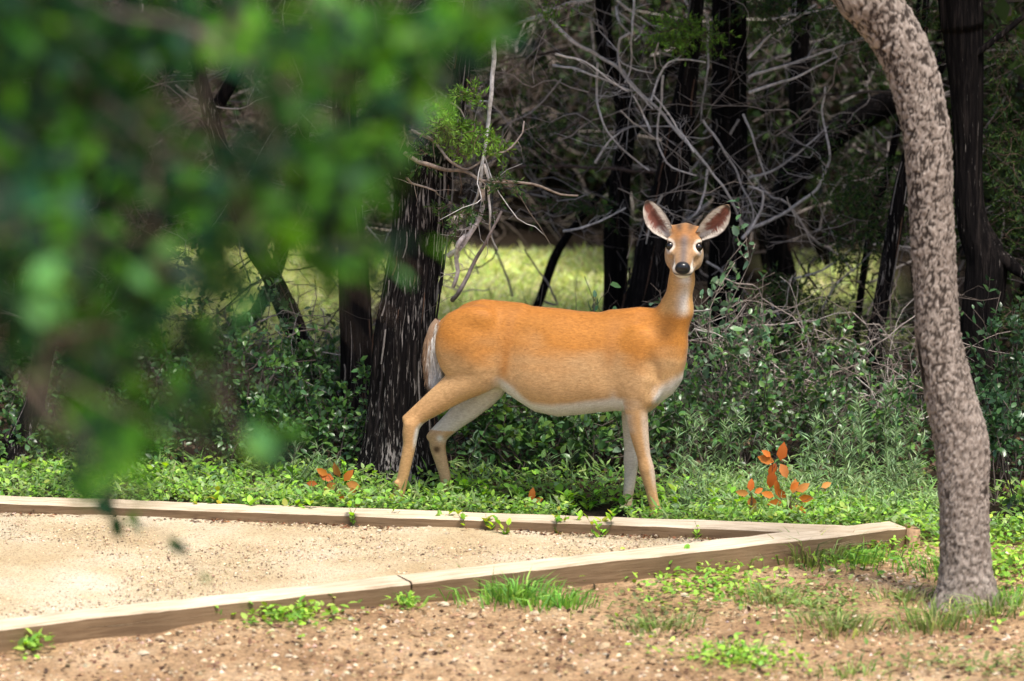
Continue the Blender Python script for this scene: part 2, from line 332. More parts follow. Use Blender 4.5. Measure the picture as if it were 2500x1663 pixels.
# ------------------------------------------------------------------ the deer
TH = math.radians(14); AX = np.array([math.cos(TH), -math.sin(TH), 0]); AY = np.array([math.sin(TH), math.cos(TH), 0])
DO = gnd(1385, 1248)-AY*.026; DO[2] = 0
def loc(px, py, c):
    r = ray(px, py); t = (c-np.dot(CAM-DO, AY))/np.dot(r, AY); P = CAM+r*t-DO
    return np.array([np.dot(P, AX), c, P[2]])
H0 = .005; LO = np.array([-.82, -.26, -.01]); HI = np.array([.66, .26, 1.30])
DIM = np.ceil((HI-LO)/H0).astype(int)+1; D = np.full(DIM, 1.0, np.float32)
ax_ = [LO[i]+H0*np.arange(DIM[i]) for i in range(3)]
def apply(lo, hi, fn, k, sub=False):
    i0 = np.clip(((np.array(lo)-k-.03-LO)/H0).astype(int), 0, DIM); i1 = np.clip(((np.array(hi)+k+.03-LO)/H0).astype(int)+2, 0, DIM)
    s = tuple(slice(a, b) for a, b in zip(i0, i1)); X, Y, Z = np.meshgrid(*[ax_[i][s[i]] for i in range(3)], indexing='ij')
    d = fn(X, Y, Z).astype(np.float32); o = D[s]
    if sub:
        h = np.clip(.5-.5*(o+d)/k, 0, 1); D[s] = o*(1-h)-d*h+k*h*(1-h)
    else:
        h = np.clip(.5+.5*(d-o)/k, 0, 1); D[s] = d*(1-h)+o*h-k*h*(1-h)
def rcone(a, b, ra, rb, k=.03, fl=1.0):
    a = np.array(a, float); b = np.array(b, float); r = max(ra, rb)
    def fn(X, Y, Z):
        sc = np.array([1, fl, 1]); ba_ = (b-a)*sc; px, py, pz = X-a[0], (Y-a[1])*fl, Z-a[2]
        h = np.clip((px*ba_[0]+py*ba_[1]+pz*ba_[2])/max(np.dot(ba_, ba_), 1e-9), 0, 1)
        return (np.sqrt((px-h*ba_[0])**2+(py-h*ba_[1])**2+(pz-h*ba_[2])**2)-(ra+(rb-ra)*h))
    apply(np.minimum(a, b)-r, np.maximum(a, b)+r, fn, k)
def ell(c, r, k=.03, M=None, sub=False):
    c = np.array(c, float); r = np.array(r, float); R = r.max()
    def fn(X, Y, Z):
        q = np.stack([X-c[0], Y-c[1], Z-c[2]], -1)
        if M is not None: q = q@M.T
        k0 = np.linalg.norm(q/r, axis=-1); k1 = np.linalg.norm(q/(r*r), axis=-1)
        return k0*(k0-1)/np.maximum(k1, 1e-6)
    apply(c-R, c+R, fn, k, sub)
tor = np.array([(-.556, .765, .665, .022), (-.54, .792, .61, .05), (-.505, .824, .56, .078), (-.446, .854, .53, .104), (-.358, .877, .52, .122), (-.27, .873, .515, .128),
    (-.2, .868, .468, .135), (-.124, .866, .425, .148), (-.03, .862, .41, .156), (.057, .854, .42, .155), (.13, .853, .433, .148), (.225, .858, .445, .132), (.305, .871, .44, .115),
    (.36, .862, .445, .104), (.41, .83, .49, .088), (.45, .78, .535, .068), (.478, .72, .60, .04)])
def torso(X, Y, Z):
    Xc = np.clip(X, tor[0, 0], tor[-1, 0]); zt = np.interp(Xc, tor[:, 0], tor[:, 1]); zb = np.interp(Xc, tor[:, 0], tor[:, 2]); w = np.interp(Xc, tor[:, 0], tor[:, 3])
    zc = (zt+zb)/2; h = (zt-zb)/2; zn = (Z-zc)/h; we = w*(1-.13*np.clip(zn, -1.2, 1.2)-.05*zn*zn)
    g = ((np.abs(Y/we))**2.15+np.abs(zn)**2.15)**(1/2.15)-1
    d = g*np.minimum(w, h); return np.where(X == Xc, d, np.sqrt(np.maximum(d, 0)**2+(X-Xc)**2))
apply((-.57, -.17, .38), (.5, .17, .9), torso, .01)
# spine, hips, shoulders
rcone((-.36, 0, .845), (-.2, 0, .84), .03, .028, .04); rcone((.2, 0, .825), (.33, 0, .84), .03, .03, .04)
for s in (-1, 1):
    ell((-.40, s*.083, .70), (.140, .062, .165), .035); ell((.335, s*.092, .66), (.095, .045, .15), .035); ell((.335, s*.085, .545), (.075, .042, .07), .04)
    ell((-.345, s*.085, .83), (.05, .03, .03), .05)
for s in (-1, 1):
    ell((-.222, s*.178, .665), (.045, .034, .13), .05, None, True); ell((.205, s*.178, .64), (.032, .032, .13), .05, None, True); ell((.40, s*.128, .62), (.03, .03, .09), .04, None, True); ell((-.16, s*.165, .80), (.10, .03, .03), .05, None, True)
# neck and breast
rcone((.395, 0, .71), (.466, 0, .875), .112, .066, .05, 1.12); rcone((.466, 0, .875), (.488, 0, 1.0), .064, .048, .03, 1.05); rcone((.488, 0, 1.0), (.492, .008, 1.12), .047, .05, .03)
rcone((.40, 0, .71), (.412, 0, .60), .10, .075, .04, 1.1)
# legs: chains of (px, py, radius) at lateral offset c
def chain(pts, c, k=.02, fl=1.0, pre=None):
    Q = [] if pre is None else [pre]
    for (x, y, r, *cc) in pts: p_ = loc(x, y, cc[0] if cc else c); Q.append((p_, r))
    PP = resample(np.array([[*p_, q_] for p_, q_ in Q]), .03); PP[:, 3] = np.maximum(PP[:, 3], .012)
    def fn(X, Y, Z):
        out = None
        for a, b in zip(PP[:-1], PP[1:]):
            ba_ = (b[:3]-a[:3])*[1, fl, 1]; px, py, pz = X-a[0], (Y-a[1])*fl, Z-a[2]; h = np.clip((px*ba_[0]+py*ba_[1]+pz*ba_[2])/max(np.dot(ba_, ba_), 1e-9), 0, 1)
            d = np.sqrt((px-h*ba_[0])**2+(py-h*ba_[1])**2+(pz-h*ba_[2])**2)-(a[3]+(b[3]-a[3])*h); out = d if out is None else np.minimum(out, d)
        return out
    m_ = PP[:, 3].max(); apply(PP[:, :3].min(0)-m_, PP[:, :3].max(0)+m_, fn, k); return Q
P3 = np.array
nh = chain([(1180, 905, .082, -.07), (1120, 945, .064, -.075), (1066, 985, .046, -.08), (1022, 1021, .030, -.085), (1005, 1038, .036), (1002, 1056, .034), (1000, 1085, .028), (991, 1130, .0255), (982, 1172, .024), (974, 1203, .0255), (969, 1216, .023)], -.088, .018, 1.25, (P3((-.39, -.06, .70)), .12))
rcone(loc(1095, 935, -.08), loc(991, 1022, -.086), .03, .0165, .012, 1.2)
fh = chain([(1205, 925, .07, .07), (1160, 990, .045, .075), (1108, 1035, .032, .08), (1072, 1064, .036), (1068, 1088, .034), (1077, 1125, .028), (1086, 1160, .0245), (1092, 1192, .0245), (1095, 1208, .022)], .088, .018, 1.2, (P3((-.38, .06, .70)), .11))
rcone(loc(1150, 965, .078), loc(1050, 1066, .082), .028, .016, .02, 1.2)
nf = chain([(1568, 925, .062, -.08), (1553, 985, .052), (1556, 1020, .045), (1562, 1065, .0375), (1572, 1115, .0285), (1578, 1143, .0325), (1583, 1164, .0285), (1589, 1195, .0235), (1598, 1236, .0225), (1601, 1247, .0245), (1604, 1256, .022)], -.085, .016, 1.12, (P3((.34, -.07, .62)), .07))
ff = chain([(1560, 935, .055, .075), (1545, 990, .047), (1541, 1045, .037), (1540, 1090, .0285), (1541, 1126, .0325), (1540, 1150, .0275), (1536, 1189, .0235), (1531, 1222, .022), (1530, 1231, .024), (1529, 1238, .021)], .078, .016, 1.12, (P3((.335, .07, .62)), .065))
feet = []
for Q, (gx_, gy_) in ((nh, (967, 1240)), (fh, (1097, 1226)), (nf, (1607, 1275)), (ff, (1529, 1249))):
    e = Q[-1][0]; fpt = loc(gx_, gy_, e[1]); t = np.array([fpt[0], e[1], 0]); feet.append(t)
    for s in (-1, 1): rcone(e+P3((.0, s*.004, -.01)), P3((t[0]+.012, t[1]+s*.011, .016)), .018, .015, .008); rcone(P3((t[0]+.0, t[1]+s*.012, .016)), P3((t[0]+.042, t[1]+s*.011, .009)), .016, .007, .006)
    rcone(e+P3((-.022, -.012, .004)), e+P3((-.03, -.014, -.012)), .009, .006, .006)
ell(loc(968, 1180, -.105), (.012, .01, .014), .008)
# head frame: a right of picture, b towards the muzzle, c up
yaw = math.radians(-4); base_f = np.array([math.sin(TH), -math.cos(TH), 0])
fh_ = np.array([base_f[0]*math.cos(yaw)-base_f[1]*math.sin(yaw), base_f[0]*math.sin(yaw)+base_f[1]*math.cos(yaw), 0]); 
if np.dot(fh_, AX*0+np.array([1, 0, 0])) > np.dot(base_f, np.array([1, 0, 0])): fh_ = np.array([base_f[0]*math.cos(-yaw)-base_f[1]*math.sin(-yaw), base_f[0]*math.sin(-yaw)+base_f[1]*math.cos(-yaw), 0])
hp = math.radians(14); hf = fh_*math.cos(hp)+np.array([0, 0, -math.sin(hp)]); hr = norm(np.cross(fh_, np.array([0, 0, 1.]))); hr = -hr if hr[0] < 0 else hr
hu = np.cross(hr, hf); hu = hu if hu[2] > 0 else -hu
roll = math.radians(-2.0); hr, hu = hr*math.cos(roll)+hu*math.sin(roll), hu*math.cos(roll)-hr*math.sin(roll)
HM = np.stack([hr, hf, hu]); HC = loc(1671, 596, -.05)
def hp_(a, b, c): return HC+a*hr+b*hf+c*hu
def hell(c, r, k=.02, sub=False): ell(hp_(*c), r, k, HM, sub)
hell((0, -.045, .012), (.060, .074, .056)); hell((0, .0, .022), (.046, .05, .034), .02)
rcone(hp_(0, .0, -.016), hp_(0, .10, -.036), .050, .036, .03); rcone(hp_(0, .10, -.034), hp_(0, .148, -.042), .035, .031, .015)
for s in (-1, 1):
    hell((s*.049, -.02, -.055), (.031, .062, .057), .025); hell((s*.052, .006, .016), (.021, .026, .017), .014)
    rcone(hp_(s*.032, .0, -.078), hp_(s*.014, .135, -.068), .030, .020, .02); hell((s*.024, .138, -.056), (.019, .026, .019), .012)
    rcone(hp_(s*.04, -.05, .036), hp_(s*.06, -.058, .046), .022, .013, .02)
    hell((s*.044, .025, -.018), (.02, .04, .02), .02)
rcone(hp_(0, -.055, -.045), hp_(0, -.02, -.075), .052, .04, .03); hell((0, .128, -.077), (.022, .026, .012), .012)
hell((0, .163, -.034), (.027, .018, .021), .010)
for s in (-1, 1):
    hell((s*.063, .024, -.001), (.018, .020, .0175), .008, True)
def surface_nets(D, lo, h):
    S = D < 0; nx, ny, nz = D.shape
    occ = np.zeros((nx-1, ny-1, nz-1), np.int8)
    for dx in (0, 1):
        for dy in (0, 1):
            for dz in (0, 1): occ += S[dx:nx-1+dx, dy:ny-1+dy, dz:nz-1+dz]
    act = (occ > 0) & (occ < 8); cells = np.argwhere(act); vid = np.full(act.shape, -1, np.int64); vid[act] = np.arange(len(cells))
    acc = np.zeros((len(cells), 3)); cnt = np.zeros(len(cells)); cor = [(a, b, c) for a in (0, 1) for b in (0, 1) for c in (0, 1)]
    for a in cor:
        for axn in range(3):
            if a[axn] == 0:
                b = list(a); b[axn] = 1
                A_ = cells+np.array(a); B_ = cells+np.array(b); va = D[A_[:, 0], A_[:, 1], A_[:, 2]]; vb = D[B_[:, 0], B_[:, 1], B_[:, 2]]
                mk = (va < 0) != (vb < 0); t = np.where(mk, va/np.where(mk, va-vb, 1), 0)
                p = np.array(a, float)+0*acc; p[:, axn] = t; acc += p*mk[:, None]; cnt += mk
    V = lo+h*(cells+acc/cnt[:, None]); quads = []
    for axn in range(3):
        sl0 = [slice(None)]*3; sl1 = [slice(None)]*3; sl0[axn] = slice(0, -1); sl1[axn] = slice(1, None)
        e = np.argwhere(S[tuple(sl0)] != S[tuple(sl1)]); u, w = (axn+1) % 3, (axn+2) % 3
        ok = (e[:, u] > 0) & (e[:, w] > 0) & (e[:, u] < D.shape[u]-1) & (e[:, w] < D.shape[w]-1); e = e[ok]
        def g(du, dw):
            c = e.copy(); c[:, u] += du; c[:, w] += dw; return vid[c[:, 0], c[:, 1], c[:, 2]]
        q = np.stack([g(-1, -1), g(0, -1), g(0, 0), g(-1, 0)], 1); flip = ~S[e[:, 0], e[:, 1], e[:, 2]]; q[flip] = q[flip][:, ::-1]; quads.append(q)
    return V, np.concatenate(quads)
DV, DQ = surface_nets(D, LO, H0)
E_ = np.concatenate([DQ[:, [0, 1]], DQ[:, [1, 2]], DQ[:, [2, 3]], DQ[:, [3, 0]]])
deg = np.bincount(E_[:, 0], minlength=len(DV))+np.bincount(E_[:, 1], minlength=len(DV))
def lap(V):
    o = np.zeros_like(V)
    for i in range(3): o[:, i] = np.bincount(E_[:, 0], V[E_[:, 1], i], len(V))+np.bincount(E_[:, 1], V[E_[:, 0], i], len(V))
    return o/np.maximum(deg, 1)[:, None]
for lam in (.5, -.42)*9: DV = DV+lam*(lap(DV)-DV)
fnm = np.cross(DV[DQ[:, 2]]-DV[DQ[:, 0]], DV[DQ[:, 3]]-DV[DQ[:, 1]]); DN = np.zeros_like(DV)
for j in range(4):
    for i in range(3): DN[:, i] += np.bincount(DQ[:, j], fnm[:, i], len(DV))
DN = norm(DN)
if np.mean(np.sum(DN*(DV-lap(lap(lap(DV)))), 1)) < 0: DN = -DN; DQ = DQ[:, ::-1].copy()
def mixc(a, b, t): return a*(1-t[:, None])+np.array(b)*t[:, None]
def coat(V, N):
    x, y, z = V.T; nz1 = vnoise(V*9); nz2 = vnoise(V*np.array([14, 30, 30])+7)
    c = np.tile(np.array([.55, .335, .155]), (len(V), 1))
    t = sstep(.585, .775, z+.06*nz1+.025*nz2+.03*N[:, 2]); c = mixc(c, (.45, .185, .034), t)
    c = mixc(c, (.43, .165, .03), sstep(.8, .87, z+.02*nz1)*sstep(.1, .8, N[:, 2])*.8)
    fold = np.exp(-((x+.225-.10*(z-.7))/.022)**2)*sstep(.55, .62, z)*(1-sstep(.84, .87, z)); c = mixc(c, (.42, .175, .04), fold*.8)
    sh = np.exp(-((x-.215-.12*(z-.7))/.03)**2)*sstep(.6, .7, z)*(1-sstep(.82, .86, z)); c = mixc(c, (.42, .18, .045), sh*.6)
    leg = 1-sstep(.42, .52, z); c = mixc(c, (.54, .31, .135), leg*.8)
    white = np.array([.70, .67, .62])
    zbx = np.interp(x, tor[:, 0], tor[:, 2]); bel = sstep(-.05, .4, -N[:, 2]+.12*nz1)*(1-sstep(.045, .085, z-zbx+.02*nz1))*sstep(-.30, -.22, x)*(1-sstep(.30, .36, x))*sstep(.36, .4, z); c = mixc(c, white, bel)
    inner = sstep(.05, .5, -N[:, 1]*np.sign(y))*(1-sstep(.52, .60, z))*sstep(.05, .12, z)
    mt = ((x < -.40) & (z < .31)); inner = inner*np.where(mt, .15, 1.0); c = mixc(c, white*.93, inner*.85)
    ffr = (y > .02)*(x > .1)*(1-sstep(.42, .5, z)); c = mixc(c, (.60, .50, .38), ffr*.55)
    front = sstep(.25, .65, N[:, 0]*.9-N[:, 2]*.35)*(x > .2)*(1-sstep(.42, .5, z))*sstep(.1, .2, z); c = mixc(c, white*.9, front*.45*(y < 0))
    hfr = sstep(.35, .8, N[:, 0])*(x < -.2)*(1-sstep(.46, .53, z))*sstep(.24, .30, z); c = mixc(c, white*.9, hfr*.9)
    chs = sstep(.375, .415, x+.02*nz1)*(1-sstep(.56, .61, z+.01*nz1-.5*(x-.44)))*sstep(.0, .5, -N[:, 2]+N[:, 0]*.55)*sstep(.4, .45, z); c = mixc(c, white*.9, chs*.9)
    arm = np.exp(-((x-.228)/.018)**2-((z-.475)/.045)**2)*(y < 0); c = mixc(c, white, np.clip(arm*1.1, 0, .9))
    rump = sstep(.535, .55, -x)*(1-sstep(.77, .80, z))*sstep(.54, .60, z); c = mixc(c, white, rump*.9)
    groin = np.exp(-((x+.24)/.05)**2-((z-.515)/.04)**2)*sstep(0, .4, -N[:, 2]); c = mixc(c, white, np.clip(groin, 0, 1)*.8)
    gl = np.exp(-(((V-loc(1066, 1097, .06))*[1, .4, 1])**2).sum(1)/.014**2); c = mixc(c, (.06, .025, .01), np.clip(gl*1.2, 0, .9)*(y > 0))
    gl2 = np.exp(-(((V-loc(1074, 1070, .06))*[1, .4, 1])**2).sum(1)/.013**2); c = mixc(c, white, np.clip(gl2, 0, .8)*(y > 0))
    hoof = 1-sstep(.024, .036, z); c = mixc(c, (.03, .022, .018), hoof)
    # neck
    nk = sstep(.84, .9, z)*sstep(.38, .43, x); fr = N@hf; c = mixc(c, (.53, .30, .105), nk)
    lat = (V-HC)@hr
    thr = sstep(.45, .9, fr)*nk*(1-sstep(1.04, 1.06, z)); patch = np.exp(-((z-.905)/.065)**2)+.9*sstep(.985, 1.02, z); c = mixc(c, (.66, .60, .53), thr*np.clip(patch+.3, 0, 1)*np.exp(-((lat-.012)/.03)**2))
    # head
    hd = (V-HC); a, b, cc = hd@hr, hd@hf, hd@hu; head = sstep(1.03, 1.06, z+.25*np.clip(b, 0, .2))*(z > .98)
    hc = np.tile(np.array([.36, .215, .11]), (len(V), 1))
    hc = mixc(hc, (.31, .14, .048), sstep(.015, .05, cc)*sstep(-.1, -.02, b))
    hc = mixc(hc, (.07, .045, .03), sstep(.050, .066, cc+.006*nz2)*np.exp(-((np.abs(a)-.028)/.018)**2)*.95); hc = mixc(hc, (.52, .40, .28), sstep(.052, .064, np.abs(a))*sstep(.005, .03, cc)*(1-sstep(-.02, .0, b)))
    hc = mixc(hc, (.44, .29, .16), sstep(.03, .055, np.abs(a))*(1-sstep(-.02, .01, cc)))
    strp = np.exp(-(a/.019)**2)*sstep(.01, .05, b)*(cc > -.035); hc = mixc(hc, (.125, .095, .085), strp*.95)
    for s in (-1, 1):
        de = np.sqrt(((a-s*.062)/1.0)**2+(b-.026)**2*.8+((cc+.001)/.95)**2); hc = mixc(hc, (.66, .57, .48), (1-sstep(.028, .039, de))*.95); hc = mixc(hc, (.04, .025, .018), 1-sstep(.0185, .0225, de))
    jaw = sstep(.045, .07, -cc)*sstep(-.05, .02, b)*(1-sstep(.03, .055, np.abs(a))); hc = mixc(hc, (.58, .47, .33), jaw*.6)
    muz = sstep(.095, .115, b)*sstep(.0, .012, np.abs(a)-.012+np.clip(-cc-.045, -.02, .05)); hc = mixc(hc, (.68, .62, .54), muz*.9)
    chin = sstep(.062, .075, -cc)*sstep(.06, .1, b); hc = mixc(hc, (.72, .68, .62), chin)
    nose = 1-sstep(.95, 1.12, np.sqrt((a/.033)**2+((b-.168)/.027)**2+((cc+.036)/.026)**2)); hc = mixc(hc, (.018, .017, .02), nose)
    lip = sstep(.12, .14, b)*np.exp(-((cc+.066)/.006)**2); hc = mixc(hc, (.02, .018, .018), np.clip(lip, 0, 1)*.9)
    c = c*(1-head[:, None])+hc*head[:, None]
    lg2 = .25+.75*sstep(.40, .52, z); return c*(1+(.07*nz1*lg2)[:, None]+(.05*nz2*lg2)[:, None])
DC = np.clip(coat(DV, DN), .005, .85)
deer = thing('deer', 'tan white-tailed doe standing in weeds and looking straight ahead', 'deer', DO); deer.rotation_euler = (0, 0, -TH)
def dpart(name, a, m, kind=None):
    me = a.mesh(name) if isinstance(a, Acc) else a
    o = bpy.data.objects.new(name, me); SC.collection.objects.link(o); me.materials.append(m); o.parent = deer
    if kind: o['kind'] = kind
    return o
da = Acc(); da.add(DV, [DQ], DC); dpart('body', da, M_COAT)
# short hair lying on the coat
def flow(V):
    f = np.tile(np.array([-1.0, 0, -.28]), (len(V), 1)); lg = sstep(.42, .55, .97-V[:, 2]); f = f*(1-lg[:, None])+np.array([-.1, 0, -1.0])*lg[:, None]
    nk = sstep(.82, .95, V[:, 2])*(V[:, 0] > .4); f = f*(1-nk[:, None])+np.array([-.1, 0, -1.0])*nk[:, None]; return f
area = np.linalg.norm(fnm, axis=1); pr = area/area.sum(); NH = 70000
fi = RNG.choice(len(DQ), NH, p=pr); w4 = RNG.dirichlet(np.ones(4), NH)
hpnt = (DV[DQ[fi]]*w4[..., None]).sum(1); hn = norm((DN[DQ[fi]]*w4[..., None]).sum(1)); hcx = (DC[DQ[fi]]*w4[..., None]).sum(1)
hx = (hpnt-HC); keep = ~((hx@hf > .10) & (hpnt[:, 2] > 1.0)) & (hpnt[:, 2] > .05)
for s in (-1, 1): keep &= np.linalg.norm(hpnt-hp_(s*.066, .014, 0), axis=1) > .028
hpnt, hn, hcx = hpnt[keep], hn[keep], hcx[keep]; fl_ = flow(hpnt)+.25*RNG.normal(size=hpnt.shape); fl_ = norm(fl_-np.sum(fl_*hn, 1, keepdims=True)*hn)
ln = (.009+.006*RNG.random(len(hpnt)))*np.where(hpnt[:, 2] > 1.0, .55, 1)*np.where(hpnt[:, 2] < .4, .7, 1); sd_ = np.cross(hn, fl_)
ha = Acc(); nH = len(hpnt); wd2 = .0009
HV = np.stack([hpnt-sd_*wd2-hn*.001, hpnt+sd_*wd2-hn*.001, hpnt+fl_*ln[:, None]+hn*(ln*.14)[:, None]], 1)[:, [1, 0, 2]]
ha.add(HV.reshape(-1, 3), [np.arange(nH*3).reshape(-1, 3)], np.repeat(np.clip(hcx*(1+.16*RNG.normal(size=(nH, 1))), .01, .9), 3, 0))
hme = ha.mesh('fur'); hme.normals_split_custom_set_from_vertices(np.repeat(hn, 3, 0).tolist()); dpart('fur', hme, M_COAT, 'stuff')
# eyes
def uv_sphere(c, r, M=None, nu=20, nv=14):
    a = Acc(); u = np.linspace(0, 2*math.pi, nu, endpoint=False); v = np.linspace(0, math.pi, nv)
    S_ = np.stack([np.outer(np.sin(v), np.cos(u)), np.outer(np.sin(v), np.sin(u)), np.outer(np.cos(v), np.ones(nu))], -1).reshape(-1, 3)*np.array(r)
    if M is not None: S_ = S_@M
    i = np.arange(nv-1)[:, None]*nu; j = np.arange(nu)[None]; q = np.stack([i+j, i+nu+j, i+nu+(j+1) % nu, i+(j+1) % nu], -1).reshape(-1, 4)
    a.add(S_+np.array(c), [q]); return a
for s in (-1, 1): dpart('eye', uv_sphere(hp_(s*.0575, .0235, -.001), (.0185, .019, .0185), HM), M_EYE)
dpart('nose_pad', uv_sphere(hp_(0, .1645, -.0345), (.0272, .0185, .0215), HM), m_plain('nose_black', (.010, .010, .012), .28, .5))
# ears: cupped spoons with thickness
def ear(bp_, tp_, s):
    b0 = loc(*bp_, -.025); t0 = loc(*tp_, -.035); axis = t0-b0; L = np.linalg.norm(axis); axis = axis/L
    face = norm(base_f*1.0+np.array([0, 0, .15])+hr*s*.25); face = norm(face-np.dot(face, axis)*axis); side = np.cross(axis, face)
    if np.dot(side, hr) < 0: side = -side
    nu, nv = 26, 17; U = np.linspace(0, 1, nu); V_ = np.linspace(-1, 1, nv); pts = []; col = []
    for layer in (0, 1):
        for u in U:
            w = L*(.12+.205*math.sin(math.pi*min(1, u**.85))**.75)*(1-.55*sstep(.8, 1.0, u)) if u > 0 else L*.12
            w = L*np.interp(u, [0, .12, .3, .5, .7, .85, .94, 1], [.12, .17, .245, .27, .24, .17, .105, .02])
            dep = L*np.interp(u, [0, .2, .5, .8, 1], [.16, .20, .15, .07, .0])
            for v in V_:
                p = b0+axis*(u*L)+side*(w*v)+side*s*L*.05*math.sin(math.pi*u)-face*dep*(1-v*v)+face*dep*.35 - face*(.006*(1-v**6) if layer else 0)
                if layer: p = p - face*.002
                pts.append(p); vin = -v*s                      # +1 at the edge that faces the other ear
                nse = vnoise(np.array([[u*9, v*6+s*3, 2.0]]))[0]
                if layer: cc = np.array([.30, .19, .10])
                else:
                    cc = np.array([.17, .062, .045])*(1+.35*nse); wht = np.array([.68, .62, .55])
                    k = sstep(.58, .9, abs(v)+.14*nse+(.16 if vin > 0 else -.04)); cc = cc*(1-k)+wht*k
                    k = 1-sstep(.10, .34, u+.12*nse); cc = cc*(1-k)+wht*.8*k
                    if vin < -.2 and u < .35: k = .8*math.exp(-((v*s-.62)/.14)**2)*(1-sstep(.2, .35, u)); cc = cc*(1-k)+np.array([.05, .03, .02])*k
                    k = sstep(.90, .97, max(abs(v), u*1.02)); cc = cc*(1-k)+np.array([.055, .038, .028])*k
                col.append(cc)
    a = Acc(); i = np.arange(nu-1)[:, None]*nv; j = np.arange(nv-1)[None]; q = np.stack([i+j, i+j+1, i+nv+j+1, i+nv+j], -1).reshape(-1, 4); o = nu*nv
    rim = [[r*nv, (r+1)*nv, (r+1)*nv+o, r*nv+o] for r in range(nu-1)]+[[r*nv+nv-1, r*nv+nv-1+o, (r+1)*nv+nv-1+o, (r+1)*nv+nv-1] for r in range(nu-1)]+[[(nu-1)*nv+t, (nu-1)*nv+t+1, (nu-1)*nv+t+1+o, (nu-1)*nv+t+o] for t in range(nv-1)]
    a.add(np.array(pts), [q, q[:, ::-1]+o, np.array(rim)], np.array(col)); eo = dpart('ear', a, M_COAT)
    G = np.array(pts)[:nu*nv].reshape(nu, nv, 3); nS = 260; iu = RNG.integers(2, 20, nS); iv = np.where(RNG.random(nS) < .72, nv-2 if s < 0 else 1, 1 if s < 0 else nv-2); rt = G[iu, iv]+RNG.normal(size=(nS, 3))*.002+face*.001
    tgt = G[np.clip(iu+3, 0, nu-1), nv//2]+face*.012; dr = norm(tgt-rt+RNG.normal(size=(nS, 3))*.012); le = .014+.02*RNG.random(nS); sv = norm(np.cross(dr, face))*.0009
    TV = np.stack([rt-sv, rt+sv, rt+dr*le[:, None]], 1); e_ = Acc(); e_.add(TV.reshape(-1, 3), [np.arange(nS*3).reshape(-1, 3)], np.clip(np.repeat(np.array([[.66, .60, .53]])*(1+.15*RNG.normal(size=(nS, 1))), 3, 0), .1, .9)); eh = dpart('ear_hair', e_, M_COAT, 'stuff'); eh.parent = eo
ear((1637, 578), (1577, 491), -1); ear((1706, 578), (1779, 502), 1)
# tail: flattened core and long hair
ta = Acc(); tp = [loc(1072, 782, 0), loc(1060, 805, -.005), loc(1053, 850, -.01), loc(1054, 905, -.012), loc(1062, 955, -.01)]; tp = resample(np.array(tp), .012)
tube(ta, tp, np.interp(np.linspace(0, 1, len(tp)), [0, .15, .5, .85, 1], [.018, .026, .024, .014, .004]), 10, (.30, .20, .13)); tail = dpart('tail', ta, M_COAT)
th_ = Acc(); nT = 3600; u = RNG.random(nT)**.8; ip = np.clip((u*(len(tp)-1)).astype(int), 0, len(tp)-1); ang = RNG.random(nT)*2*math.pi
rr = np.interp(u, [0, .15, .5, .85, 1], [.018, .026, .024, .014, .004]); off = np.stack([np.cos(ang)*rr, np.sin(ang)*rr*.8, 0*ang], 1); root = tp[ip]+off
dr = norm(np.stack([off[:, 0]*9+.06*RNG.normal(size=nT), off[:, 1]*9+.05*RNG.normal(size=nT), -1+0*u], 1)); le = (.035+.055*RNG.random(nT))*(1-.25*u)
rgt = sstep(-.55, .0, np.cos(ang)+.2*RNG.normal(size=nT)); tc = np.array([.30, .19, .115])*(1-rgt[:, None])+np.array([.74, .72, .69])*rgt[:, None]; tc = tc*(1+.15*RNG.normal(size=(nT, 1)))
sdv = norm(np.cross(dr, RNG.normal(size=(nT, 3))))*.0013; mid = root+dr*(le*.55)[:, None]; tipp = root+dr*le[:, None]+np.array([.25, 0, 0])*(le*.12)[:, None]
TV = np.stack([root-sdv, root+sdv, mid+sdv*.8, mid-sdv*.8, tipp], 1); bs = (np.arange(nT)*5)[:, None]
th_.add(TV.reshape(-1, 3), [np.array([[0, 1, 2, 3]])+bs, np.array([[3, 2, 4]])+bs], np.repeat(np.clip(tc, .02, .85), 5, 0)); to = dpart('tail_hair', th_, M_COAT, 'stuff'); to.parent = tail
# white fringe on the buttock edge
fa = Acc(); nF = 900; uu = RNG.random(nF); zz = .785-.26*uu; xx = np.interp(zz, tor[:6, 2][::-1], tor[:6, 0][::-1])*0+np.interp(uu, [0, .3, .6, 1], [-.548, -.552, -.535, -.522]); yy = (RNG.random(nF)-.6)*.07
root = np.stack([xx, yy, zz], 1); dr = norm(np.stack([-.35+.15*RNG.normal(size=nF), .15*RNG.normal(size=nF)-.15, -1+0*uu], 1)); le = .02+.025*RNG.random(nF); sdv = norm(np.cross(dr, RNG.normal(size=(nF, 3))))*.0012
TV = np.stack([root-sdv, root+sdv, root+dr*le[:, None]], 1); fa.add(TV.reshape(-1, 3), [np.arange(nF*3).reshape(-1, 3)], np.clip(np.repeat(np.array([[.72, .69, .64]])*(1+.12*RNG.normal(size=(nF, 1))), 3, 0), .1, .9)); dpart('rump_hair', fa, M_COAT, 'stuff')
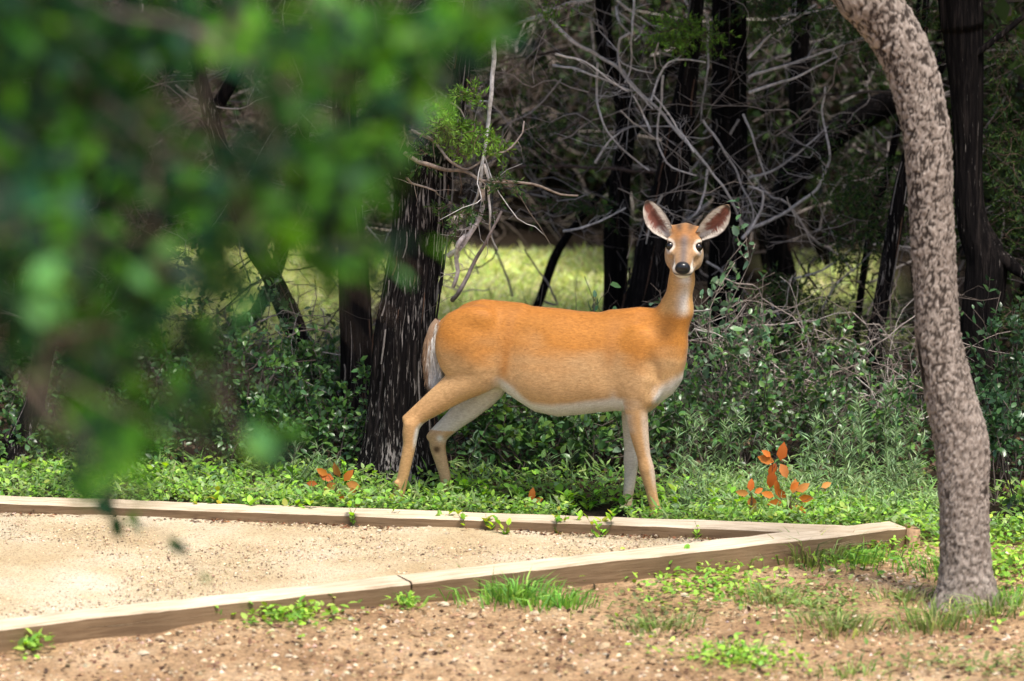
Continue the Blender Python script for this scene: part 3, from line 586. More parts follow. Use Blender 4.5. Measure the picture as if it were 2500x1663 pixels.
#@@VEG
# ------------------------------------------------------------------ vegetation helpers
def cedar_rough(seed, amp=.13):
    def f(a, P, T):
        s = np.concatenate([[0], np.cumsum(np.linalg.norm(np.diff(P, axis=0), axis=1))]); A, S_ = np.meshgrid(a, s)
        q = np.stack([np.cos(A)*2.2+seed, np.sin(A)*2.2, S_*.9], -1); q2 = np.stack([np.cos(A)*9+seed, np.sin(A)*9, S_*2.0], -1); q3 = np.stack([np.cos(A)*22, np.sin(A)*22+seed, S_*5.0], -1)
        return 1+amp*vnoise(q)+amp*.55*(1-2*np.abs(vnoise(q2)))+amp*.25*vnoise(q3)
    return f
def trunk_pts(pts, Y, top=None, dy=0.0):
    """pts: (px, py, width_px) from the ground up -> resampled x, y, z, r"""
    out = []
    for i, (px, py, w) in enumerate(pts):
        y = Y+dy*i; p = at(px, py, y); out.append([*p, w*.5*np.linalg.norm(p-CAM)/FPX])
    out = np.array(out)
    if out[0, 2] > .02:                         # carry the lowest traced point down into the soil
        d = out[0, :3]-out[1, :3]; d = d/max(abs(d[2]), .05); b = out[0].copy(); b[:3] += d*(out[0, 2]+.06)*np.array([.6, .6, 1]); b[3] *= 1.2; b[2] = -.06
        out = np.concatenate([[b], out])
    if top is not None:
        d = norm(out[-1, :3]-out[-2, :3]); e = out[-1].copy(); k = max(.6, (top-e[2])); e2 = e.copy(); e2[:3] += d*k*.45+np.array([0, 0, k*.1]); e2[3] *= .8; e3 = e.copy(); e3[:3] += d*k*.7+np.array([0, 0, k*.35]); e3[3] *= .45
        out = np.concatenate([out, [e2, e3]])
    return out
DEAD = [(.36, .30, .27), (.44, .38, .35), (.27, .22, .195), (.18, .14, .12)]
BROWN = [(.07, .048, .038), (.04, .029, .024), (.10, .076, .063), (.15, .12, .105)]
CED_G = [(.035, .075, .018), (.05, .10, .02), (.022, .05, .018), (.075, .12, .025)]
CED_B = [(.13, .26, .03), (.18, .33, .04), (.09, .18, .028)]
SHR_G = [(.065, .145, .045), (.085, .185, .05), (.05, .11, .045), (.11, .22, .045)]
def crown(acc, c, r, n, cols=CED_G, size=.085):
    k = max(8, n//70); cl = rand_unit(k)*(RNG.random((k, 1))**.45)*np.array(r)+np.array(c); i = RNG.integers(0, k, n)
    p = cl[i]+RNG.normal(size=(n, 3))*np.array(r)*.13; p[:, 2] = np.maximum(p[:, 2], c[2]-r[2]*.8+.15*RNG.random(n))
    leaves(acc, p, rand_unit(n)+np.array([0, 0, -.2]), rand_unit(n)+np.array([0, 0, .6]), size*(.6+.8*RNG.random(n)), palette(n, cols), T_DI)
def sprig(tw, lf, P0, d, L, cols=CED_G, dens=1.0, tcol=(.13, .085, .06)):
    """a cedar spray: fine forked twig set with tiny scale leaves"""
    d = norm(np.asarray(d, float)); m = max(3, int(7*dens)); A = wob(P0, P0+d*L, 7, .07, .10); tube(tw, A, np.linspace(.0022, .0008, 7), 3, tcol)
    pos = []; axs = []
    for j in range(m):
        t = (j+.6)/m; b = A[min(6, int(t*6))]+(A[min(6, int(t*6)+1)]-A[min(6, int(t*6))])*(t*6 % 1) if t < 1 else A[-1]
        sd = norm(d*.7+rand_unit(1)[0]*.75); l2 = L*(.25+.3*RNG.random())*(1.15-t*.6); q = wob(b, b+sd*l2, 5, .08)
        k = max(5, int(l2/.0042*dens)); tt = RNG.random(k); ii = np.clip((tt*4).astype(int), 0, 3); pos.append(q[ii]+(q[ii+1]-q[ii])*((tt*4) % 1)[:, None]); axs.append(np.tile(sd, (k, 1)))
    pos = np.concatenate(pos); axs = np.concatenate(axs); n = len(pos)
    leaves(lf, pos, axs*1.0+rand_unit(n)*.75, rand_unit(n), .016+.014*RNG.random(n), palette(n, cols), T_SP)
def twiggy(acc, P0, P1, r0, col, depth=2, nb=4, bend=.07):
    """a branch with forking side twigs, one mesh"""
    L = np.linalg.norm(P1-P0); n = max(5, int(L/.05)); A = wob(P0, P1, n, bend); tube(acc, A, np.linspace(r0, r0*.4, n), 5 if r0 > .004 else 3, col); fork(acc, A, r0, col, depth, nb)
def fork(acc, A, r0, col, depth, nb):
    if depth <= 0: return
    L = np.linalg.norm(A[-1]-A[0]); n = len(A); d0 = norm(A[-1]-A[0])
    for j in range(nb):
        t = .2+.75*RNG.random(); i = min(n-2, int(t*n)); d = norm(d0*.55+rand_unit(1)[0]*.8); l2 = L*(.18+.32*RNG.random()); rr = r0*(1-.6*t)*.5
        if rr < .0006: continue
        B = wob(A[i], A[i]+d*l2, max(4, int(l2/.05)), .1); tube(acc, B, np.linspace(rr, rr*.35, len(B)), 3, col); fork(acc, B, rr, col, depth-1, max(2, nb-1))
def Z4(x, y): return 1250+x/1.8856, y/1.8856
def Z3(x, y): return x/1.8856, y/1.8856
def Z5(x, y): return x/1.8823, 830+y/1.8823
def cedar_tree(name, label, pts, Y, top, ringstep=.03, sides=40, crown_r=(1.35, .7, 1.3), ncrown=5200, group=None, dy=0.0, amp=.13, cz=None, bark=None, strips=0, cat='tree'):
    tp_ = resample(trunk_pts(pts, Y, top, dy), ringstep); base = tp_[0, :3].copy(); base[2] = 0
    t = thing(name, label, cat, base, group); a = Acc(); R = tp_[:, 3]*(1+.35*np.exp(-np.maximum(tp_[:, 2], 0)/.10))
    tube(a, tp_[:, :3], R, sides, rough=cedar_rough(random.random()*50, amp)); obj('trunk', a, bark or M_CEDAR, t)
    if strips:
        s = Acc(); T, N, B = frames(tp_[:, :3]); vis = np.where((tp_[:, 2] > .02) & (tp_[:, 2] < 2.3))[0]
        for _ in range(strips):
            i0 = RNG.choice(vis); ln_ = RNG.integers(2, 9); i1 = min(len(tp_)-1, i0+ln_)
            if i1-i0 < 2: continue
            an = RNG.random()*2*math.pi; w = (.0012+.0024*RNG.random()); k = np.arange(i0, i1+1); u = np.linspace(0, 1, len(k)); an_ = an+.035*np.sin(u*3+an)
            out = R[k]*(1.02+.08*RNG.random())+.010*RNG.random()*np.abs(u-.5)**2*4*(RNG.random() < .3)
            rad = np.cos(an_)[:, None]*N[k]+np.sin(an_)[:, None]*B[k]; tan = -np.sin(an_)[:, None]*N[k]+np.cos(an_)[:, None]*B[k]; wv = w*np.sin(np.clip(u, .08, .92)*math.pi)[:, None]
            c_ = tp_[k, :3]+rad*out[:, None]; V = np.concatenate([c_-tan*wv-rad*.006, c_+rad*.002, c_+tan*wv-rad*.006]); m = len(k); ii = np.arange(m-1)
            q = np.concatenate([np.stack([ii, ii+1, ii+1+m, ii+m], 1), np.stack([ii+m, ii+m+1, ii+1+2*m, ii+2*m], 1)])
            g = RNG.random(); colr = np.array([.014, .011, .011])*(.6+1.2*RNG.random()) if g < .66 else (np.array([.11, .06, .04]) if g < .76 else np.array([.26, .23, .215])*(.5+.6*RNG.random()))
            s.add(V, [q], colr)
        obj('bark_strips', s, M_TWIG, t, 'stuff')
    if ncrown:
        c = tp_[-1, :3].copy(); lo_z = cz if cz is not None else max(2.5, c[2]-.3); c[2] = lo_z+crown_r[2]*.75; c[1] -= .15 if Y < 2.4 else .75
        ca = Acc(); crown(ca, c, crown_r, ncrown); obj('crown', ca, M_NEEDLE, t, 'stuff')
    return t, tp_
def branch_on(t, pts, w0, w1, Y, col, name='branch', forks=(1, 3), mat_=None, conv=Z4, dY=0.0):
    P = np.array([at(*conv(x, y), Y+dY*i/max(1, len(pts)-1)+.05*math.sin(i*1.7+x)) for i, (x, y) in enumerate(pts)]); P = resample(P, .03); k = np.linalg.norm(P[0]-CAM)/FPX
    P = P+.006*np.stack([vnoise(P*14), vnoise(P*14+9), vnoise(P*14+5)], -1)
    a = Acc(); tube(a, P, np.linspace(w0, w1, len(P))*.5*k*(1+.12*vnoise(P*40)), 7, col); fork(a, P, w0*.5*k, col, *forks) if forks else None
    return obj(name, a, mat_ or M_TWIG, t)
def Dc(): return np.array(DEAD[RNG.integers(0, len(DEAD))])*(.85+.4*RNG.random())
#@@TREES
# the big cedar behind the rump
t0, tp0 = cedar_tree('cedar_tree', 'thick dark shaggy cedar trunk right behind the deer\'s rump, snapped stub at one side', [(978, 1225, 190), (982, 1120, 166), (985, 990, 150), (990, 830, 138), (1008, 700, 130), (1022, 600, 126), (1034, 480, 128), (1048, 400, 118), (1088, 320, 72), (1112, 260, 50), (1132, 140, 38), (1150, 0, 34)], .52, 4.2, .022, 90, strips=560, amp=.15, cz=2.7, bark=M_CEDAR0)
stb = resample(np.array([[*at(1000, 470, .48), .055], [*at(978, 410, .45), .05], [*at(966, 362, .44), .042], [*at(962, 338, .44), .036]]), .02)
a = Acc(); tube(a, stb[:, :3], stb[:, 3], 36, rough=cedar_rough(3.0, .22), cap=False); so = obj('stub', a, M_CEDAR, t0)
a = Acc(); e = stb[-1]; an = np.linspace(0, 2*math.pi, 26)[:-1]; V = np.stack([e[0]+.034*np.cos(an), e[1]+.034*np.sin(an), e[2]+.012*np.sin(an*3)-.012+.01*np.sin(an*7)], 1); V = np.concatenate([V, [[e[0], e[1], e[2]-.02]]]); a.add(V, [np.stack([np.arange(25), (np.arange(25)+1) % 25, np.full(25, 25)], 1)], (.38, .21, .10)); ob = obj('broken_wood', a, M_TWIG, t0); ob.parent = so; ob.location = (0, 0, 0)
c2 = lambda x, y: (850+x/3.4844, 250+y/3.4844)
BR = [([(470, 430), (600, 510), (730, 545), (870, 575), (1000, 585), (1120, 650), (1250, 680), (1400, 685), (1568, 700), (1750, 760), (1950, 800)], 12, 5, (.24, .185, .15)), ([(540, 235), (650, 285), (740, 350), (830, 460), (920, 530), (1010, 570), (1110, 510), (1220, 440), (1330, 420), (1440, 320), (1490, 260), (1500, 160)], 9, 4, (.30, .24, .21)),
      ([(1245, -620), (1232, -300), (1210, 0), (1190, 200), (1165, 380), (1140, 560), (1120, 660), (1110, 760), (1050, 930), (1030, 1130)], 13, 6, (.62, .58, .56)), ([(1160, 520), (1190, 640), (1200, 800), (1205, 1000), (1220, 1150), (1275, 1260)], 8, 4, (.58, .53, .50)),
      ([(1140, 720), (1150, 850), (1130, 970), (1060, 1090), (960, 1220), (850, 1310)], 12, 14, (.52, .45, .43)), ([(1000, 1140), (940, 1200), (920, 1330), (930, 1440), (890, 1568)], 12, 10, (.50, .43, .41)), ([(1300, 930), (1190, 1160), (1090, 1330), (1010, 1480), (940, 1600), (880, 1680)], 6, 12, (.22, .18, .17)), ([(870, 0), (960, 60), (1000, 180)], 5, 3, (.33, .27, .24)), ([(495, 650), (560, 690), (660, 715), (740, 750), (780, 800)], 6, 3, (.36, .29, .25)), ([(940, 380), (930, 500), (970, 680), (940, 800)], 5, 3, (.13, .09, .07)), ([(470, 180), (480, 300), (440, 420)], 5, 2, (.30, .25, .21)), ([(520, 240), (660, 250), (820, 290)], 5, 2, (.22, .17, .13))]
for p, w0, w1, col in BR: branch_on(t0, p, w0, w1, .30 if p[0][0] > 600 else .26, np.array(col), conv=c2, forks=(1, 4), dY=.1)
tw = Acc(); lf = Acc()
for (x, y, r, n, cols) in [(770, 150, 90, 26, CED_B), (900, 210, 70, 12, CED_B), (1110, 270, 90, 16, CED_B), (1070, 380, 50, 8, CED_B), (1290, 380, 60, 7, CED_B), (1330, 700, 70, 7, CED_G), (1000, 940, 110, 10, CED_G), (860, 900, 60, 4, CED_G), (600, 430, 80, 5, CED_G), (260, 330, 110, 10, BROWN), (1000, -60, 70, 8, CED_B)]:
    for _ in range(n):
        p = at(*c2(x+RNG.normal()*r*.6, y+RNG.normal()*r*.45), .30+.08*RNG.normal()); d = norm(np.array([RNG.normal(), RNG.normal()*.6, -.2+RNG.normal()*.6])); sprig(tw, lf, p, d, .06+.04*RNG.random(), cols)
obj('sprig_twigs', tw, M_TWIG, t0, 'stuff'); obj('green_sprays', lf, M_NEEDLE, t0, 'stuff')
# neighbours of the big cedar
cedar_tree('cedar_tree', 'slimmer dark cedar trunk standing close behind the thick snapped cedar', [(*Z5(1660, 430), 74), (*Z5(1640, 200), 76), (*Z5(1640, 0), 74), (*Z3(1630, 1300), 70), (860, 600, 66), (850, 480, 60), (842, 300, 56), (838, 60, 50)], 1.2, 4.0, strips=160)
cedar_tree('cedar_tree', 'thin leaning dark trunk rising away from the snapped cedar, pale bark strips', [(*Z5(1545, 330), 34), (*Z5(1480, 170), 42), (*Z5(1380, 0), 48), (*Z3(1330, 1450), 52), (*Z3(1240, 1250), 46), (620, 600, 44), (575, 470, 40), (520, 300, 36), (470, 100, 30)], 1.8, 3.8, strips=110, sides=28)
cedar_tree('cedar_tree', 'crooked dark trunk with bare twigs beside the gravel path weeds', [(*Z5(40, 640), 62), (*Z5(110, 420), 50), (*Z5(165, 270), 44), (*Z5(200, 60), 46), (118, 800, 44), (135, 690, 42), (110, 520, 40), (60, 330, 40), (20, 100, 36)], .75, 3.8, strips=70, sides=28)
cedar_tree('cedar_tree', 'short dark forked trunk in the green brush behind the weeds', [(*Z5(990, 300), 52), (*Z5(990, 160), 50), (*Z5(1010, 0), 44), (*Z3(1150, 1470), 36), (*Z3(1200, 1400), 30), (680, 640, 30), (720, 420, 34), (760, 200, 30)], 2.6, 3.6, sides=24)
cedar_tree('cedar_tree', 'slanting black trunk half hidden by the foreground leaves', [(*Z3(600, 1280), 34), (*Z3(680, 1090), 30), (*Z3(740, 950), 32), (*Z3(800, 820), 30), (*Z3(900, 640), 32), (*Z3(1080, 350), 30), (600, 60, 28)], 2.4, 3.8, sides=24)
# the wood behind the head
tA, _ = cedar_tree('cedar_tree', 'straight black cedar trunk behind the doe\'s ear with pale bare branches', [(1788, 950, 92), (*Z4(1000, 1565), 90), (*Z4(985, 1250), 84), (*Z4(1005, 900), 76), (*Z4(1000, 600), 78), (*Z4(1000, 300), 80), (*Z4(1000, 0), 78)], 3.0, 4.4, strips=170, sides=48, cz=2.4)
tB, _ = cedar_tree('cedar_tree', 'grey-brown leaning cedar trunk directly behind the doe\'s head', [(*Z4(560, 1560), 96), (*Z4(610, 1400), 94), (*Z4(660, 1150), 90), (*Z4(715, 900), 78), (*Z4(760, 650), 70), (*Z4(800, 420), 50), (*Z4(830, 200), 40), (*Z4(850, 0), 34)], 2.6, 4.2, strips=190, sides=44, cz=2.5)
tC, _ = cedar_tree('cedar_tree', 'black trunk showing above the doe\'s back beside the sunny clearing', [(*Z4(470, 1500), 60), (*Z4(475, 1300), 58), (*Z4(480, 1080), 60), (*Z4(500, 850), 50), (*Z4(520, 500), 44), (*Z4(430, 200), 40), (*Z4(420, 0), 36)], 3.4, 4.0, sides=28, strips=40)
cedar_tree('cedar_tree', 'thin crooked dark sapling standing across the sunny clearing', [(*Z4(80, 1480), 20), (*Z4(125, 1390), 20), (*Z4(195, 1190), 22), (*Z4(260, 1080), 18), (*Z4(330, 990), 17), (*Z4(450, 830), 14), (*Z4(560, 640), 12)], 3.6, 2.6, sides=14, ncrown=700, crown_r=(.5, .5, .6), cz=2.2)
tD, tpD = cedar_tree('cedar_tree', 'black forked trunk with a heavy limb arching to the pale oak', [(*Z4(1240, 1420), 62), (*Z4(1250, 1250), 58), (*Z4(1215, 1080), 60), (*Z4(1260, 880), 62), (*Z4(1330, 720), 66), (*Z4(1350, 600), 60), (*Z4(1325, 440), 54), (*Z4(1330, 280), 48), (*Z4(1320, 0), 40)], 3.8, 4.0, sides=36, strips=60)
Pl = resample(np.array([[*at(*Z4(x, y), 3.75), w*.5*23.6/FPX] for x, y, w in [(1280, 820, 56), (1400, 690, 68), (1520, 590, 66), (1660, 510, 60), (1760, 460, 54), (1900, 380, 44), (2000, 250, 34)]]), .03)
a = Acc(); tube(a, Pl[:, :3], Pl[:, 3], 32, rough=cedar_rough(9.0)); obj('limb', a, M_CEDAR, tD)
tE, tpE = cedar_tree('oak_tree', 'black rough trunk with a swollen knee close behind the pale oak', [(*Z4(2150, 1640), 92), (*Z4(2155, 1480), 92), (*Z4(2180, 1300), 94), (*Z4(2185, 1190), 92), (*Z4(2130, 1050), 74), (*Z4(2105, 900), 66), (*Z4(2100, 700), 66), (*Z4(2090, 400), 78), (*Z4(2075, 150), 92), (*Z4(2060, 0), 100)], 1.4, 4.0, sides=48, cz=2.9)
for pts, w in [([(2120, 260), (2200, 200), (2290, 130), (2400, 40)], 17), ([(2180, 1200), (2260, 1190), (2310, 1230), (2380, 1270)], 40)]:
    P = resample(np.array([[*at(*Z4(x, y), 1.35), w*.5*21/FPX*(1-.12*i)] for i, (x, y) in enumerate(pts)]), .02); a = Acc(); tube(a, P[:, :3], P[:, 3], 16, rough=cedar_rough(4.0)); obj('limb', a, M_CEDAR, tE)
cedar_tree('cedar_tree', 'thin grey leaning trunk propped beside the pale oak', [(*Z4(1670, 1560), 38), (*Z4(1690, 1450), 36), (*Z4(1750, 1120), 36), (*Z4(1795, 850), 32), (*Z4(1840, 650), 24), (*Z4(1880, 400), 18), (*Z4(1900, 100), 14)], 2.0, 3.2, sides=20, strips=90, ncrown=900, crown_r=(.6, .6, .7))
cedar_tree('cedar_tree', 'slender brown stem leaning towards the heavy black limb', [(*Z4(1600, 1400), 18), (*Z4(1650, 1080), 18), (*Z4(1725, 800), 18), (*Z4(1790, 540), 16), (*Z4(1830, 300), 12)], 2.9, 3.0, sides=12, ncrown=600, crown_r=(.5, .5, .6), cz=2.3)
# traced pale dead branches of the trunks behind the head
PALE = [[(170, 80), (280, 190), (400, 260), (480, 310), (560, 400), (640, 470), (720, 560), (840, 690), (920, 790), (1000, 900), (1060, 1040)], [(560, 0), (550, 160), (545, 320), (520, 380)], [(545, 150), (500, 180), (490, 250), (510, 340), (600, 450), (650, 500)],
    [(395, 290), (390, 440), (410, 540), (440, 610), (500, 680), (570, 740), (630, 785)], [(695, 350), (690, 460), (670, 600), (680, 690), (740, 770), (850, 810)], [(800, 0), (850, 150), (840, 250), (790, 370), (740, 490)], [(900, 60), (905, 200), (900, 330), (880, 450), (870, 560)],
    [(640, 470), (660, 390), (720, 290), (800, 270), (890, 290)], [(880, 550), (950, 650), (1010, 750), (1060, 860), (1110, 990), (1060, 1100)], [(1060, 1100), (1110, 1040), (1150, 960), (1150, 880), (1090, 860)], [(1100, 1050), (1200, 1010), (1300, 950), (1400, 870), (1450, 770), (1460, 680), (1430, 540), (1440, 400)],
    [(1090, 820), (1200, 790), (1320, 700), (1460, 580)], [(1085, 270), (1160, 190), (1240, 130), (1400, 20)], [(1090, 355), (1300, 290), (1500, 215), (1660, 150)], [(1090, 430), (1200, 390), (1290, 365), (1400, 310), (1490, 260)], [(600, 1130), (620, 1105), (700, 1080), (800, 1020), (910, 930)],
    [(0, 120), (120, 80), (240, 20), (370, 0)], [(480, 0), (560, 60), (640, 110), (720, 130)], [(190, 300), (330, 330), (460, 380), (560, 420)], [(200, 250), (340, 290), (450, 370), (530, 420)], [(1070, 530), (1110, 640), (1140, 740), (1175, 830)], [(640, 610), (610, 540), (560, 440)], [(840, 700), (760, 590), (690, 480), (650, 440)], [(380, 750), (450, 650), (520, 600)], [(240, 1060), (330, 1050), (420, 1010), (520, 960)],
    [(690, 900), (640, 1010), (620, 1120)], [(900, 780), (880, 900), (850, 980), (800, 1020)], [(480, 30), (500, 110), (540, 150)], [(610, 120), (590, 160), (565, 185)], [(1180, 90), (1300, 70), (1480, 40)], [(1240, 1300), (1400, 1260), (1500, 1200), (1560, 1150)], [(1370, 1565), (1430, 1420), (1500, 1300), (1600, 1220), (1670, 1140)], [(1660, 1120), (1760, 1130), (1850, 1140)], [(1170, 1360), (1240, 1480), (1270, 1565)], [(890, 1200), (970, 1250), (1010, 1310)]]
for i, p in enumerate(PALE):
    par = tB if i in (0, 1, 2, 3, 4, 7, 16, 17, 18, 19, 21, 22, 23, 24, 25) else tA
    w = {0: 9, 8: 6, 9: 8, 10: 8, 13: 7, 15: 9, 16: 8, 12: 7, 14: 7}.get(i, 6)
    branch_on(par, p, w*1.12, w*.6, (2.25 if par is tB else 2.6)+.18*RNG.normal(), np.array([.66, .585, .555])*(.8+.3*RNG.random()), forks=(2, 5))
branch_on(tC, [(0, 770), (300, 770), (600, 790), (760, 800)], 10, 6, 3.2, np.array([.13, .085, .07]), forks=(2, 8))
branch_on(tC, [(150, 1390), (210, 1400), (160, 1300), (110, 1230), (60, 1150)], 6, 3, 3.3, np.array([.3, .25, .22]))
# cedar sprays hanging from these trunks
def spray_set(t, spots, cols, Y, L=.11):
    tw = Acc(); lf = Acc()
    for (px, py, rx, ry, n) in spots:
        for _ in range(n): sprig(tw, lf, at(px+RNG.normal()*rx*.5, py+RNG.normal()*ry*.5, Y+.12*RNG.normal()), np.array([RNG.normal(), RNG.normal(), -.35+.5*RNG.normal()]), L*(.7+.7*RNG.random()), cols, .8)
    obj('sprig_twigs', tw, M_TWIG, t, 'stuff'); obj('green_sprays', lf, M_NEEDLE, t, 'stuff')
spray_set(tB, [(*Z4(770, 100), 45, 40, 34), (*Z4(740, 190), 30, 30, 16), (*Z4(900, 150), 40, 20, 12), (*Z4(200, 20), 60, 20, 10)], CED_B, 2.2)
spray_set(tA, [(*Z4(1150, 20), 90, 25, 34), (*Z4(1200, 90), 50, 25, 12), (*Z4(1620, 130), 40, 40, 22), (*Z4(1750, 220), 70, 60, 34), (*Z4(1450, 60), 90, 40, 20)], CED_G, 2.6)
spray_set(tC, [(*Z4(280, 930), 50, 26, 26), (*Z4(390, 940), 18, 14, 8), (*Z4(100, 450), 80, 80, 24), (*Z4(60, 640), 60, 60, 18), (*Z4(300, 600), 90, 60, 16)], CED_G, 2.9)
spray_set(tD, [(*Z4(1680, 880), 50, 60, 34), (*Z4(1560, 900), 60, 70, 26), (*Z4(1600, 1120), 70, 60, 30), (*Z4(1700, 1000), 50, 40, 14), (*Z4(1250, 1330), 45, 50, 40), (*Z4(1390, 1460), 70, 60, 50), (*Z4(1330, 1560), 90, 50, 40), (*Z4(1500, 700), 120, 80, 20), (*Z4(1700, 1520), 60, 60, 18)], CED_G, 2.4, .13)
spray_set(tE, [(*Z4(2280, 300), 70, 150, 40), (*Z4(2260, 760), 80, 90, 44), (*Z4(2260, 1000), 80, 70, 36), (*Z4(2280, 1480), 70, 80, 46), (*Z4(2320, 600), 50, 80, 20), (*Z4(1950, 60), 60, 40, 20)], CED_G, 1.9, .14)
# ------------------------------------------------------------------ deep wood: individual far cedars, brush as one mass
far = [(60, 9), (230, 10.5), (400, 8.8), (560, 11), (700, 9.4), (860, 10.2), (1010, 9), (1160, 10.8), (1270, 8.9), (1390, 10), (1500, 9.2), (1640, 11), (1740, 9.3), (1870, 8.7), (1990, 10), (2090, 9.1), (2230, 8.4), (2340, 9.6), (2470, 8.8), (140, 13), (480, 13.5), (800, 13), (1080, 13.8), (1330, 13.2), (1580, 14), (1820, 13), (2150, 13.4), (2420, 13), (330, 16.5), (950, 17), (1450, 17), (1930, 17), (2300, 16.5), (640, 20), (1200, 21), (1700, 21), (2100, 20.5)]
LBF = 'cedar tree deep in the wood beyond the sunny clearing'
for i, (px, Y) in enumerate(far):
    x = at(px, 800, Y)[0]; b = np.array([x, Y, 0]); t = thing('cedar_tree', LBF, 'tree', b, 'cedars in the deep wood'); h = 3.6+1.4*RNG.random(); r = .06+.05*RNG.random()
    P = wob(b-[0, 0, .05], b+np.array([RNG.normal()*.35, RNG.normal()*.2, h]), 24, .03); a = Acc(); tube(a, P, np.linspace(r, r*.4, 24), 12, rough=cedar_rough(i*1.0)); obj('trunk', a, M_CEDAR, t)
    ca = Acc(); crown(ca, b+[0, .5, 2.9], (1.45, 1.1, 1.5), 3600, CED_G+[(.10, .075, .05)], .115); crown(ca, b+[0, 0, 1.0], (1.0, .8, .75), 1300, [(.06, .115, .03), (.10, .08, .055), (.06, .05, .035), (.09, .15, .035)], .07); obj('crown', ca, M_NEEDLE, t, 'stuff')
    a = Acc()
    for _ in range(16):
        z = .3+1.7*RNG.random(); an = RNG.random()*6.28; L = .5+.7*RNG.random(); twiggy(a, b+[0, 0, z], b+np.array([math.cos(an)*L, math.sin(an)*L, z+.25*RNG.normal()]), .009, np.array(BROWN[RNG.integers(0, 4)]), 2, 4)
    obj('dead_branches', a, M_TWIG, t, 'stuff')
for i, (px, Y) in enumerate([(20, 4.6), (170, 5.6), (330, 4.8), (60, 3.0), (230, 3.4), (380, 8.0), (640, 8.1), (760, 8.0), (900, 7.9), (1560, 6.4), (1700, 6.0), (1900, 5.8), (2030, 6.4), (2260, 4.4), (2390, 5.2), (2490, 4.2), (1120, 7.7), (1230, 7.9), (1340, 7.7), (1450, 7.9), (1050, 8.1), (500, 8.2), (1640, 7.6), (1830, 7.5), (2150, 7.3), (2330, 7.0)]):
    x = at(px, 800, Y)[0]; b = np.array([x, Y, 0]); t = thing('young_cedar', 'dark young cedar with low branches among the trunks of the wood', 'tree', b, 'young cedars in the wood'); a = Acc(); P = wob(b-[0, 0, .05], b+np.array([RNG.normal()*.2, RNG.normal()*.1, 2.6]), 16, .04); tube(a, P, np.linspace(.045, .012, 16), 10, rough=cedar_rough(i*2.0)); obj('trunk', a, M_CEDAR, t)
    ca = Acc(); crown(ca, b+[0, 0, 1.15 if Y < 7 else 1.05], (.55, .5, 1.05 if Y < 7 else 1.0), 2600, [(.022, .048, .012), (.035, .066, .014), (.05, .035, .025), (.028, .022, .017), (.05, .085, .02)], .05); obj('crown', ca, M_NEEDLE, t, 'stuff')
FL = []
for i in range(3):
    b = np.zeros(3); a = Acc(); P = wob(b-[0, 0, .05], b+np.array([.2, .1, 4.2]), 20, .03); tube(a, P, np.linspace(.10, .04, 20), 12, rough=cedar_rough(i*3.0)); ca = Acc(); crown(ca, [0, 0, 2.1], (1.15, 1.05, 1.9), 4200, CED_G+[(.09, .07, .05)], .10); FL.append((a.mesh('trunk'), ca.mesh('crown')))
for x_, y_ in [(-3.6, 1.2), (-4.6, 2.6), (-3.4, 3.4), (-5.2, .8), (-4.2, 5.0), (-3.6, 6.8), (-5.6, 4.4), (-4.6, 8.2), (-3.9, 10), (-5.4, 11), (-4.2, 13), (-6.6, 2.2), (3.7, .9), (4.8, 2.2), (3.5, 2.8), (4.2, 4.6), (5.4, 3.4), (3.6, 6.4), (4.8, 7.6), (3.9, 9.4), (5.2, 11), (4.2, 13), (5.9, .9), (6.8, 2.8), (-4.5, 16), (4.6, 16), (0, 24), (-2, 23.5), (2, 23.6), (-4, 21), (4, 21)]:
    t = thing('cedar_tree', 'cedar tree closing the side of the wood away from the doe', 'tree', (x_, y_, 0), 'cedars closing the sides of the wood'); k = RNG.integers(0, 3); sc = .85+.35*RNG.random()
    for nm, me, m_, kd in (('trunk', FL[k][0], M_CEDAR, None), ('crown', FL[k][1], M_NEEDLE, 'stuff')):
        o = obj(nm, me, m_, t, kd); o.location = (0, 0, 0); o.rotation_euler = (0, 0, RNG.random()*6.28); o.scale = (sc, sc, sc)
def brush(name, label, n, xr, yr, zr, cols, Lr, r0, depth=2, nb=4, clear=True):
    a = Acc()
    for _ in range(n):
        Y = yr[0]+(yr[1]-yr[0])*RNG.random(); px = xr[0]+(xr[1]-xr[0])*RNG.random(); py = zr[0]+(zr[1]-zr[0])*RNG.random(); p = at(px, py, Y)
        if p[2] < .05: p[2] = .05+.5*RNG.random()
        if clear and Y > 2.6 and Y < 8 and p[2] < .75 and ((1140 < px < 1490) or (380 < px < 840)): continue
        d = norm(np.array([RNG.normal(), RNG.normal()*.5, RNG.normal()*.7+.1])); L = Lr[0]+(Lr[1]-Lr[0])*RNG.random()
        twiggy(a, p-d*L*.5, p+d*L*.5, r0*(.5+.8*RNG.random()), np.array(cols[RNG.integers(0, len(cols))])*(.7+.6*RNG.random()), depth, nb, .10)
    return tag(obj(name, a, M_TWIG), label, 'brush', kind='stuff')
brush('dead_brush', 'tangle of brown and grey bare twigs filling the shaded wood', 560, (-60, 2560), (2.6, 7.5), (-40, 780), BROWN+DEAD[:2], (.4, 1.1), .0055)
brush('dead_brush', 'mass of dim brown twigs far back in the wood', 620, (-60, 2560), (7.8, 13), (-40, 620), [(.075, .05, .038), (.045, .032, .026), (.10, .075, .06)], (.5, 1.3), .007, 2, 4, False)
brush('dead_brush', 'pale grey bare twigs tangled around the trunks behind the doe\'s head', 75, (1180, 2060), (2.0, 3.6), (-20, 600), DEAD, (.3, .9), .0036, 2, 4)
brush('dead_brush', 'hazy brown twigs closing the view above the sunny clearing', 420, (300, 1700), (6.9, 8.6), (-40, 600), BROWN+DEAD[2:], (.4, 1.1), .006, 2, 5, False)
